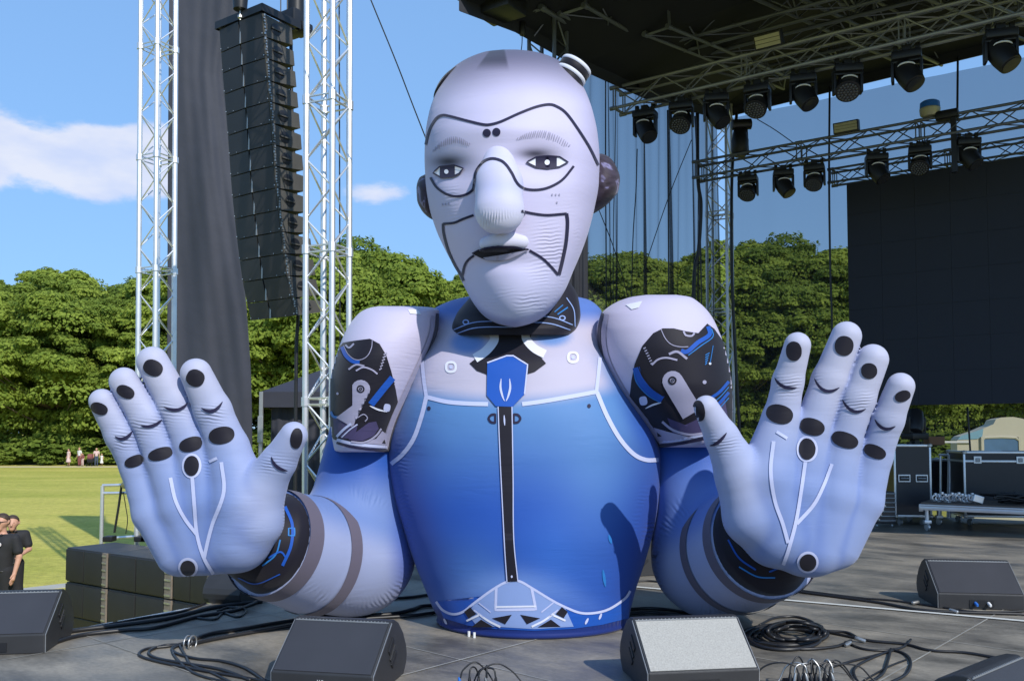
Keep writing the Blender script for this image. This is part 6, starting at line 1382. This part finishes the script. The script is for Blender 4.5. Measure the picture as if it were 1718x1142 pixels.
def coil(cx, cy, rx, ry, n, label, r=.012, hgt=.10, seed=1):
    random.seed(seed); pts = []; 
    for k in range(n*10):
        t = k/10*2*math.pi; j = k//10; ax, ay = rx*(1+.16*math.sin(j*2.1)), ry*(1+.2*math.cos(j*1.7)); ox, oy = 6*math.sin(j*3.3), 2.5*math.cos(j*2.9)
        pts.append(G(cx+ox+ax*math.cos(t), cy+oy+ay*math.sin(t), r+hgt*(.5+.5*math.sin(t*1.0+j*1.3))*random.uniform(.4, 1)*((j % 4)/3)))
    mb = MB(); mb.path(smooth_pts(pts, n=4), r, 6); return tag(mb.build('cable_coil', M['cable'], smooth=True), label, 'cable coil')
coil(1335, 1060, 44, 15, 9, 'round heap of coiled black cable right of the pale fronted monitor', hgt=.11, seed=3); coil(1318, 1066, 62, 17, 3, 'wide outer loops of black cable around the coiled heap', r=.013, hgt=.03, seed=5)
gc([(1274, 1048), (1300, 1036), (1335, 1034), (1362, 1042), (1378, 1056), (1420, 1060), (1440, 1070)], .012, 'black cable arching over the top of the coiled heap'); gc([(1262, 1060), (1290, 1078), (1340, 1088), (1400, 1084), (1428, 1074)], .013, 'black cable sweeping under the coiled heap')
gc([(1380, 1058), (1420, 1066), (1460, 1074), (1520, 1080), (1560, 1090), (1620, 1094), (1680, 1104)], .012, 'long black cable running right from the coiled heap across the deck')
gc([(1418, 1076), (1450, 1088), (1490, 1090), (1516, 1084), (1528, 1072)], .010, 'short curved cable right of the coiled heap'); gc([(1500, 1088), (1460, 1104), (1434, 1120), (1436, 1138), (1450, 1146), (1480, 1130), (1490, 1106), (1494, 1090)], .011, 'thin loop of cable at lower right, left of the pair'); gc([(1494, 1088), (1518, 1096), (1528, 1110), (1520, 1130), (1490, 1146)], .011, 'thin loop of cable at lower right, right of the pair')
gc([(1395, 1118), (1430, 1108), (1470, 1098), (1500, 1090)], .010, 'thin straight cable leading into the loops at lower right'); gc([(1450, 1140), (1490, 1118), (1520, 1106)], .008, 'thinnest strand crossing the loops at lower right')
gc([(1325, 990), (1400, 1000), (1480, 1011), (1540, 1022), (1600, 1026), (1730, 1030)], .015, 'black cable beside the white tape line, near strand'); gc([(1325, 987), (1420, 1000), (1500, 1007), (1580, 1018), (1640, 1026), (1730, 1024)], .011, 'black cable beside the white tape line, far strand')
gc([(1050, 1022), (1085, 1020), (1120, 1022), (1160, 1028), (1200, 1032)], .018, 'black cable on the deck between the robot body and its right elbow, near strand'); gc([(1050, 1030), (1090, 1027), (1130, 1030), (1170, 1030)], .016, 'black cable on the deck between the robot body and its right elbow, far strand')
gc([(1060, 975), (1090, 974), (1120, 977), (1150, 980)], .012, 'thin cable by the side on monitor behind the robot')
for i, (px, py, lab) in enumerate(((1443, 1072, 'beside the coiled heap'), (1423, 1079, 'at the lower right end of the coil'), (1600, 1024, 'by the white tape line'), (1536, 1010, 'on the cables at right'), (1326, 1046, 'inside the coiled heap'), (1362, 1056, 'at the right of the coiled heap'))):
    mb = MB(); c = G(px, py, .02); ax = Vector((random.uniform(-1, 1), random.uniform(-.6, .6), .1)); mb.lathe([(.008, -.035), (.014, -.03), (.014, .01), (.011, .03), (.006, .035)], c, ax, 10); tag(mb.build('cable_plug', M['metal_clip'], smooth=40), 'silver cable plug '+lab, 'plug', 'silver plugs on the deck cables')
# stage box with plugged leads, bottom centre and bottom right
def leads(x0, n, Y, label, seed, cols, wpx, px0):
    random.seed(seed); c = P(x0, 1160, Y); c.z = 0; e = empty('stage_box', c, 0, label, 'stage box'); mb = MB(); mb.box(c+Z*.02, (wpx/F*Y*1.05, .16, .04), bev=.008); mb.build('box', M['fix'], e)
    for k in range(n):
        px = px0+wpx*(k+.5)/n; b_ = P(px, 1150, Y); b_.z = .04; t = P(px+random.uniform(-3, 3), 1135-random.uniform(0, 12), Y-.01)
        mb = MB(); mb.lathe([(.009, 0), (.010, .02), (.007, .035), (.005, .045)], b_+Z*.0, Z+Vector((random.uniform(-.2, .2), random.uniform(-.2, .2), 0)), 10); pl_ = mb.build('plug', M[cols[k % len(cols)]], e, smooth=40)
        q = b_+Z*.04; sx = random.uniform(-.20, .22); mb = MB(); mb.path(smooth_pts([q, q+Vector((sx*.1, .01, .04)), q+Vector((sx*.5, .03, .066+random.uniform(-.025, .02))), q+Vector((sx*.9, .05, .02)), q+Vector((sx*1.3, .04, -.055)), q+Vector((sx*2.0, .0, -.072))], n=7), .0045, 6); mb.build('lead', M['metal_clip' if k % 3 == 1 and seed == 5 else 'cable'], e, smooth=True)
    return e
leads(800, 5, 4.72, 'small black stage box with blue and silver plugs at the bottom centre', 2, ('rubber_blue', 'fix', 'fix', 'metal_clip', 'fix'), 74, 765)
leads(1362, 11, 4.80, 'stage box bristling with many plugged leads, right of the pale fronted monitor', 5, ('fix', 'metal_clip', 'fix'), 80, 1322)
e = empty('cable_drum', G(108, 1052, 0), 0, 'small red and white connectors at the left edge of the deck', 'connectors'); 
for k, (px, py, mm, s) in enumerate(((84, 1044, 'white', .05), (92, 1040, 'red', .07), (101, 1049, 'white', .04))):
    if mm not in M: M[mm] = mat('dark_red_plastic', (.25, .03, .03), .4)
    c = G(px, py, .03); mb = MB(); mb.lathe([(.02, -s), (.03, -s*.8), (.03, s*.8), (.02, s)], c, (1, .4, .5), 10); mb.build('connector', M[mm], e, smooth=40)
for i, (px, py) in enumerate(((787, 1066), (796, 1068), (970, 1066))):
    mb = MB(); c = G(px, py, .0)-Vector((0, .02, 0)); mb.tube(c, c+Z*.035, .009, 8); tag(mb.build('tether_peg', M['white'], smooth=40), ('left', 'second', 'right')[i]+' small white peg at the foot of the robot', 'peg', 'white pegs at the foot of the robot')

# ================================================================ PEOPLE
def cm(name, c, rough=.8, bump=0): return mat(name, c, rough, 0, .12, 9, bump=bump, bscale=40)
M['flesh'] = mat('person_skin', (.55, .30, .21), .5, 0, .08, 20, spec=.3); M['hair'] = cm('dark_hair', (.05, .03, .02), .6, .006); M['shirt'] = cm('black_polo_cotton', (.016, .016, .020), .8, .004); M['trouser'] = cm('black_trouser_cotton', (.014, .014, .017), .85, .004); M['shoe'] = cm('black_shoe', (.012, .012, .012), .4)  # flesh is one even skin colour
def person(x, y, yaw, H, label, h=.0125, shirt='shirt', legs='trouser', arms=None, head_tilt=0, glasses=False, badge=False, dress=None, hair='hair', long_hair=False, group=None, stout=1.0):
    s = H/1.8; e = empty('person', (0, 0, 0), 0, label, 'person', group); v3 = lambda a, b, c: np.array([a, b, c])*s
    arms = arms or {1: ((.255, .02, 1.17), (.275, -.04, .93)), -1: ((-.255, .02, 1.17), (-.275, -.04, .93))}
    ty = -.05*head_tilt; hc = v3(0, -.015+ty, 1.66-.03*head_tilt); k = s*stout
    def tors(p, o):
        a = cone(p, v3(0, 0, .98), v3(0, -.01, 1.18), .135*k+o, .145*k+o, .82); b = cone(p, v3(-.07, 0, 1.36), v3(.07, 0, 1.36), .125*k+o, .125*k+o, .9); c = cone(p, v3(-.15*stout, 0, 1.43), v3(.15*stout, 0, 1.43), .065*s+o, .065*s+o); return smin(smin(a, b, .09*s), c, .05*s)
    def arm(p, sd, o, full=True):
        el, wr = arms[sd]; sh = v3(sd*.185*stout, 0, 1.43); a = cone(p, sh, np.array(el)*s, .056*s+o, .044*s+o)
        if not full: return cone(p, sh, (sh+np.array(el)*s*2)/3, .060*s+o, .060*s+o)
        return smin(a, cone(p, np.array(el)*s, np.array(wr)*s, .042*s, .027*s), .02)
    def leg(p, sd, o, z0=.09):
        return np.minimum(smin(cone(p, v3(sd*.085, 0, .95), v3(sd*.10, -.01, .52), .088*k+o, .060*s+o), cone(p, v3(sd*.10, -.01, .52), v3(sd*.105, .02, z0), .060*s+o, .043*s+o), .03), 9)
    def hand(p, sd):
        el, wr = [np.array(q)*s for q in arms[sd]]; d = wr-el; d = d/np.linalg.norm(d); sdv = np.array([0, -1, 0.0]); sdv = sdv-d*(sdv@d); sdv /= np.linalg.norm(sdv); pl = wr+d*.06*s; r = cone(p, wr, pl+d*.02*s, .026*s, .030*s)
        for i, (o, l) in enumerate(((-.030, .070), (-.010, .085), (.011, .080), (.031, .062))):
            b = pl+d*.02*s+sdv*o*s; r = np.minimum(r, cone(p, b, b+d*l*s+np.array([-sd*.012, 0, 0])*s, .0105*s, .0085*s))
        b = wr+d*.02*s-sdv*(-.028)*s; return smin(r, cone(p, b, b+(d*.055+sdv*.03)*s, .013*s, .010*s), .008)
    def headf(p, o=0):
        a = cone(p, hc+v3(0, .015, .045), hc+v3(0, .02, .02), .092*s+o, .094*s+o); b = cone(p, hc+v3(0, -.03, -.01), hc+v3(0, -.045, -.075), .070*s+o, .045*s+o); return smin(a, b, .04)
    def body(p):
        r = smin(tors(p, -.012), cone(p, v3(0, .01, 1.44), hc+v3(0, .02, -.05), .058*s, .056*s), .04*s); r = smin(r, headf(p), .02*s)
        for sd in (-1, 1): r = smin(r, arm(p, sd, -.006), .03*s); r = smin(r, hand(p, sd), .012*s); r = smin(r, leg(p, sd, -.010), .04*s); r = np.minimum(r, cone(p, hc+v3(sd*.095, .02, .0), hc+v3(sd*.095, .025, .03), .014*s, .018*s))
        return smin(r, cone(p, hc+v3(0, -.095, .012), hc+v3(0, -.112, -.022), .010*s, .016*s), .012*s)
    lo, hi = np.array([-.42, -.32, 0.02])*s*1.05, np.array([.42, .30, 1.86])*s*1.05
    def mk(fn, name, mm, parent, lo=lo, hi=hi, hh=h):
        v, q = surface_nets(fn, lo, hi, hh, 1); mb = MB(); mb.add([tuple(t) for t in v], [tuple(int(i) for i in k_) for k_ in q]); return mb.build(name, M[mm], parent, smooth=True)
    bd = mk(body, 'body', 'flesh', e)
    if dress: 
        fn = lambda p: np.maximum(smin(tors(p, .012), cone(p, v3(0, 0, 1.0), v3(0, .0, .42), .13*s, .25*s), .06), -(p[:, 2]-.40*s)); mk(fn, 'dress', dress, bd)
    else:
        mk(lambda p: np.maximum(np.maximum(np.minimum(smin(tors(p, .008), arm(p, 1, .012, False), .02), smin(tors(p, .008), arm(p, -1, .012, False), .02)),
            -np.maximum(np.abs(p[:, 0])-(p[:, 2]-1.385*s)*.5, p[:, 1]+.01)), np.maximum(-(p[:, 2]-.93*s), p[:, 2]-1.50*s)), 'shirt', shirt, bd)
        mk(lambda p: np.maximum(smin(smin(leg(p, 1, .012), leg(p, -1, .012), .03), cone(p, v3(0, 0, .97), v3(0, 0, .94), .135*k, .135*k, .82), .04), -(p[:, 2]-.07*s)), 'trousers', legs, bd)
        mb = MB(); mb.path([Vector((.141*k*math.cos(t), .118*k*math.sin(t), .965*s)) for t in np.linspace(0, 2*math.pi, 28, endpoint=False)], .015, 6, closed=True); mb.build('belt', M['shoe'], bd, smooth=True)
        mb = MB()
        for sd in (-1, 1): mb.path([Vector((sd*.075*t*s, (-.085-.01*t)*s, (1.475+.02*t)*s)) for t in (0.1, .5, 1)], .016*s, 6)
        mb.build('shirt_collar', M[shirt], bd, smooth=True)
    for sd in (-1, 1): mk(lambda p: np.maximum(cone(p, v3(sd*.105, .02, .045), v3(sd*.12, -.15, .035), .048*s, .042*s), -(p[:, 2]-.012)), 'shoe', 'shoe', bd, np.array([-.25, -.3, -.01])*s, np.array([.25, .15, .16])*s)
    cut = -.035 if not long_hair else -.16
    mk(lambda p: np.maximum(np.maximum(headf(p, .010*s), -(p[:, 2]-(hc[2]+(cut+.0)*s))), -(p[:, 1]-(hc[1]-.045*s)-np.clip((p[:, 2]-hc[2]-.075*s)*-1.2, -.2, 9))), 'hair', hair, bd, hc-.25*s, hc+.25*s, h*.8)
    for sd in (-1, 1):
        mb = MB(); mb.lathe([(.001, -.004), (.009, -.003), (.009, .003), (.001, .005)], Vector(hc)+Vector((sd*.032, -.086, .02))*s, (0, -1, 0), 10); mb.build('eye', M['fix'], bd, smooth=True)
    mb = MB(); mb.path([Vector(hc)+Vector((a_, -.092+abs(a_)*.25, -.055))*s for a_ in (-.022, -.01, 0, .01, .022)], .005*s, 6); mb.build('mouth', mat('lips', (.35, .13, .10), .5) if 'lips' not in M else M['lips'], bd, smooth=True)
    if glasses:
        mb = MB()
        for sd in (-1, 1): mb.box(Vector(hc)+Vector((sd*.034, -.103, .018))*s, (.055, .012, .034), Matrix.Rotation(sd*.15, 3, 'Z'), bev=.008); mb.tube(Vector(hc)+Vector((sd*.062, -.095, .024))*s, Vector(hc)+Vector((sd*.10, .01, .024))*s, .005)
        mb.tube(Vector(hc)+Vector((-.02, -.107, .024))*s, Vector(hc)+Vector((.02, -.107, .024))*s, .005); mb.build('sunglasses', M['lens'], bd)
    if badge:
        mb = MB(); c = Vector((.085, -.128*stout-.012, 1.36))*s; mb.lathe([(.001, 0), (.031, .001), (.031, .006), (.001, .007)], c, (0.1, -1, .1), 20); b1 = mb.build('badge', M['white'], bd); mb = MB(); mb.lathe([(.001, 0), (.02, .001), (.02, .009), (.001, .009)], c, (0.1, -1, .1), 16); mb.build('emblem', M['red'], b1)
    e.location = (x, y, GZ); e.rotation_euler = (0, 0, math.radians(yaw)); return e
M['lips'] = mat('lips', (.35, .13, .10), .5)
if 'red' not in M: M['red'] = mat('dark_red_plastic', (.25, .03, .03), .4)
person((9-859)/F*13.6, 13.6, -8, 1.84, 'man in black polo shirt and sunglasses with a round chest badge at the left edge', glasses=True, badge=True, stout=1.16, arms={1: ((.275, .02, 1.17), (.262, -.06, .93)), -1: ((-.275, .02, 1.17), (-.27, -.06, .93))})
m2_ = person((27-859)/F*14.7, 14.7, 22, 1.76, 'person in black looking down standing close behind the man in sunglasses', head_tilt=1.4, arms={1: ((.25, -.02, 1.18), (.16, -.24, 1.12)), -1: ((-.25, -.02, 1.18), (-.12, -.25, 1.12))}, badge=True, long_hair=True)
M['pinkd'] = cm('pink_white_print', (.62, .45, .42)); M['redd'] = cm('dark_red_print', (.22, .07, .07)); M['whited'] = cm('white_cotton', (.7, .68, .64)); M['blond'] = cm('fair_hair', (.35, .24, .12)); M['bluet'] = cm('blue_jeans', (.05, .07, .12))
for (px, hgt, lab, kw) in ((117, 1.62, 'distant woman in a long pale patterned dress, leftmost by the hedge', dict(dress='pinkd', long_hair=True)), (135, 1.74, 'tallest of the distant people, dark red and white clothes by the hedge', dict(shirt='whited', legs='redd', hair='blond')),
                          (140.5, 1.2, 'distant child standing against the tallest walker', dict(shirt='redd', legs='pinkd')), (163.5, 1.68, 'distant person in pale top and dark trousers beside the pushchair', dict(shirt='pinkd', legs='bluet', hair='blond')), (172.5, 1.15, 'distant child in pale clothes, rightmost by the hedge', dict(dress='whited', hair='blond'))):
    person((px-CX)/F*83.5, 83.5, random.uniform(-30, 30), hgt, lab, h=.03, group='people walking along the hedge beyond the field', **kw)
px = 154; c = Vector(((px-CX)/F*83.3, 83.3, GZ)); e = empty('pushchair', c, 0, 'small dark pushchair among the distant people by the hedge', 'pushchair'); mb = MB(); mb.box(c+Z*.55, (.5, .5, .35), Matrix.Rotation(.4, 3, 'X'), bev=.06); mb.build('seat', M['shirt'], e); mb = MB(); mb.lathe([(.28, -.2), (.30, 0), (.28, .2)], c+Z*.85, (1, 0, 0), 14); mb.build('hood', M['redd'], e, smooth=40)
for (dx, dy) in ((-.25, -.25), (.25, -.25), (-.25, .3), (.25, .3)): mb = MB(); mb.lathe([(.05, -.02), (.13, -.02), (.13, .02), (.05, .02)], c+Vector((dx, dy, .13)), (1, 0, 0), 12); mb.build('wheel', M['cable'], e)
mb = MB(); mb.path([c+Vector((-.22, .3, .3)), c+Vector((-.22, .55, 1.0)), c+Vector((.22, .55, 1.0)), c+Vector((.22, .3, .3))], .02, 5); mb.build('handle', M['alu_dull'], e)
